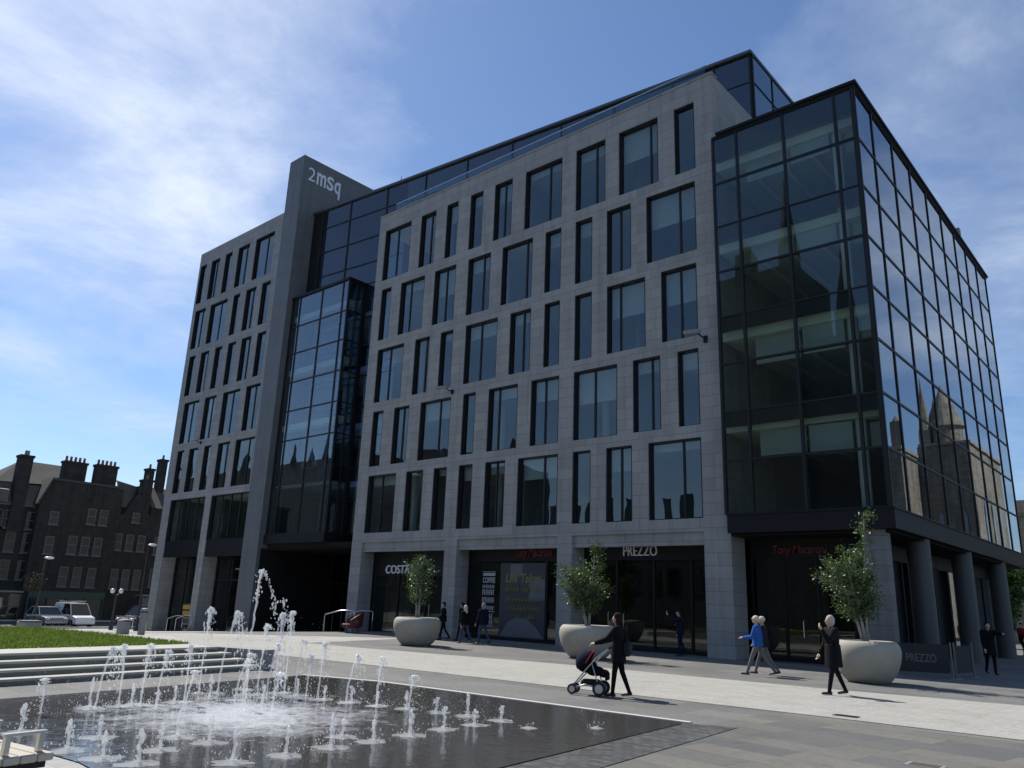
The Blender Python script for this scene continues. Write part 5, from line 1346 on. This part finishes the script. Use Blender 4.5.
# two dark figures near the pier
person('dark-clothed person half hidden behind the farthest planter', (-27.6, 26.9, .004), hdg(-.6, -.8), 1.70, 12, ((16, 30), (-8, 15)), 'black', 'black', 'hair_dark', coat='black', coat_len=.1)
person('person in a black coat walking in front of the middle-left pier', (-26.75, 27.3, .004), hdg(-.9, -.3), 1.72, 16, ((-10, 15), (12, 15)), 'black', 'darkgrey', 'hair_dark', coat='black', coat_len=.22)
# far right
_, hs = person('person in a long dark coat stretching one arm out at the right-hand columns', (-6.25, 32.4, .004), hdg(.5, -.85), 1.72, 6, ((82, 10), (8, 12)), 'black', 'black', 'hair_dark', coat='black', coat_len=.34, splay=(12, 6))
person('person in a red top far down the side street', (-8.4, 52.0, .004), hdg(-.4, -.9), 1.72, 14, ((12, 20), (-12, 15)), 'red', 'darkgrey', 'hair_dark')

# ------------------------------------------------------------------ light, sky, camera
SUN_EL, SUN_DIR = rad(49), Vector((-.993, .115, 0))
az = math.atan2(SUN_DIR.y, SUN_DIR.x)
sd_ = Vector((math.cos(az)*math.cos(SUN_EL), math.sin(az)*math.cos(SUN_EL), math.sin(SUN_EL)))
L_ = bpy.data.lights.new('sun', 'SUN'); L_.energy = 5.0; L_.angle = rad(.53); L_.color = (1.0, .955, .89)
so = bpy.data.objects.new('sun', L_); COL.objects.link(so); so.rotation_euler = sd_.to_track_quat('Z', 'Y').to_euler(); so.location = sd_*200
w = bpy.data.worlds.new('World'); sc.world = w; w.use_nodes = True; nt = w.node_tree; nt.nodes.clear()
out = nt.nodes.new('ShaderNodeOutputWorld'); bg = nt.nodes.new('ShaderNodeBackground'); bg.inputs['Strength'].default_value = .095
sky = nt.nodes.new('ShaderNodeTexSky'); sky.sky_type = 'NISHITA'; sky.sun_disc = False; sky.sun_elevation = SUN_EL
sky.sun_rotation = math.atan2(SUN_DIR.x, SUN_DIR.y)      # measured from +Y towards +X
sky.air_density = 1.0; sky.dust_density = .35; sky.ozone_density = 5.0
tc = nt.nodes.new('ShaderNodeTexCoord'); s3 = nt.nodes.new('ShaderNodeSeparateXYZ'); nt.links.new(tc.outputs['Generated'], s3.inputs[0])
zz = math_n(nt, 'MAXIMUM', math_n(nt, 'ADD', s3.outputs[2], .12), .06)
cb = nt.nodes.new('ShaderNodeCombineXYZ'); nt.links.new(math_n(nt, 'DIVIDE', s3.outputs[0], zz), cb.inputs[0]); nt.links.new(math_n(nt, 'DIVIDE', s3.outputs[1], zz), cb.inputs[1])
mp = nt.nodes.new('ShaderNodeMapping'); nt.links.new(cb.outputs[0], mp.inputs['Vector']); mp.inputs['Rotation'].default_value = (0, 0, rad(-15)); mp.inputs['Scale'].default_value = (1.1, .95, 1)
n1 = noise(nt, mp.outputs[0], 1.6, 12, .62, .25); n2 = noise(nt, mp.outputs[0], .6, 4, .5, .1)
def dirmask(d, p0, p1):
    v = Vector(d).normalized(); dt = nt.nodes.new('ShaderNodeVectorMath'); dt.operation = 'DOT_PRODUCT'
    nr = nt.nodes.new('ShaderNodeVectorMath'); nr.operation = 'NORMALIZE'; nt.links.new(tc.outputs['Generated'], nr.inputs[0])
    nt.links.new(nr.outputs[0], dt.inputs[0]); dt.inputs[1].default_value = v
    mr = nt.nodes.new('ShaderNodeMapRange'); mr.interpolation_type = 'SMOOTHSTEP'; nt.links.new(dt.outputs['Value'], mr.inputs[0]); mr.inputs[1].default_value = p0; mr.inputs[2].default_value = p1
    return mr.outputs[0]
def azel(a, e): a, e = rad(a), rad(e); return (math.sin(a)*math.cos(e), math.cos(a)*math.cos(e), math.sin(e))
m1 = dirmask(azel(-78, 34), .80, .985); m2 = dirmask(azel(4, 28), .86, .99); m3 = dirmask(azel(120, 35), .3, .9)
gl = dirmask(tuple(sd_), .72, 1.0)
mm = math_n(nt, 'ADD', math_n(nt, 'MULTIPLY', m1, .22), math_n(nt, 'MULTIPLY', m2, .22)); mm = math_n(nt, 'ADD', mm, math_n(nt, 'MULTIPLY', m3, .16))
cov = math_n(nt, 'ADD', math_n(nt, 'ADD', math_n(nt, 'MULTIPLY', n1, .95), math_n(nt, 'MULTIPLY', n2, .35)), math_n(nt, 'SUBTRACT', mm, .10))
cf = ramp(nt, cov, [(.63, 0.0), (.78, .22), (1.02, .80)])
blue = mixc(nt, 1.0, sky.outputs[0], (1.06, 1.10, 1.16), 'MULTIPLY')
cloud = mixc(nt, gl, (6.6, 7.5, 9.0), (9.8, 10.4, 11.4))
col = mixc(nt, cf, blue, cloud)
nt.links.new(col, bg.inputs[0]); nt.links.new(bg.outputs[0], out.inputs[0])

cam = bpy.data.cameras.new('camera'); co = bpy.data.objects.new('camera', cam); COL.objects.link(co)
yaw, pitch, roll = rad(-41.5677), rad(15.5555), rad(2.1216)
f = Vector((math.sin(yaw)*math.cos(pitch), math.cos(yaw)*math.cos(pitch), math.sin(pitch)))
r_ = Vector((math.cos(yaw), -math.sin(yaw), 0)); u_ = r_.cross(f)
r2 = r_*math.cos(roll)+u_*math.sin(roll); u2 = -r_*math.sin(roll)+u_*math.cos(roll)
co.matrix_world = Matrix(((r2.x, u2.x, -f.x, 0), (r2.y, u2.y, -f.y, 0), (r2.z, u2.z, -f.z, 1.8), (0, 0, 0, 1)))
cam.sensor_width = 36; cam.lens = 784.46/1024*36; cam.clip_end = 3000; cam.clip_start = .1
sc.camera = co
vs_ = sc.view_settings; vs_.view_transform = 'Standard'; vs_.look = 'None'; vs_.exposure = 0.2; vs_.gamma = 1.0; vs_.use_curve_mapping = False
sc.cycles.max_bounces = 10; sc.cycles.transparent_max_bounces = 12; sc.cycles.glossy_bounces = 4; sc.cycles.caustics_reflective = False; sc.cycles.caustics_refractive = False
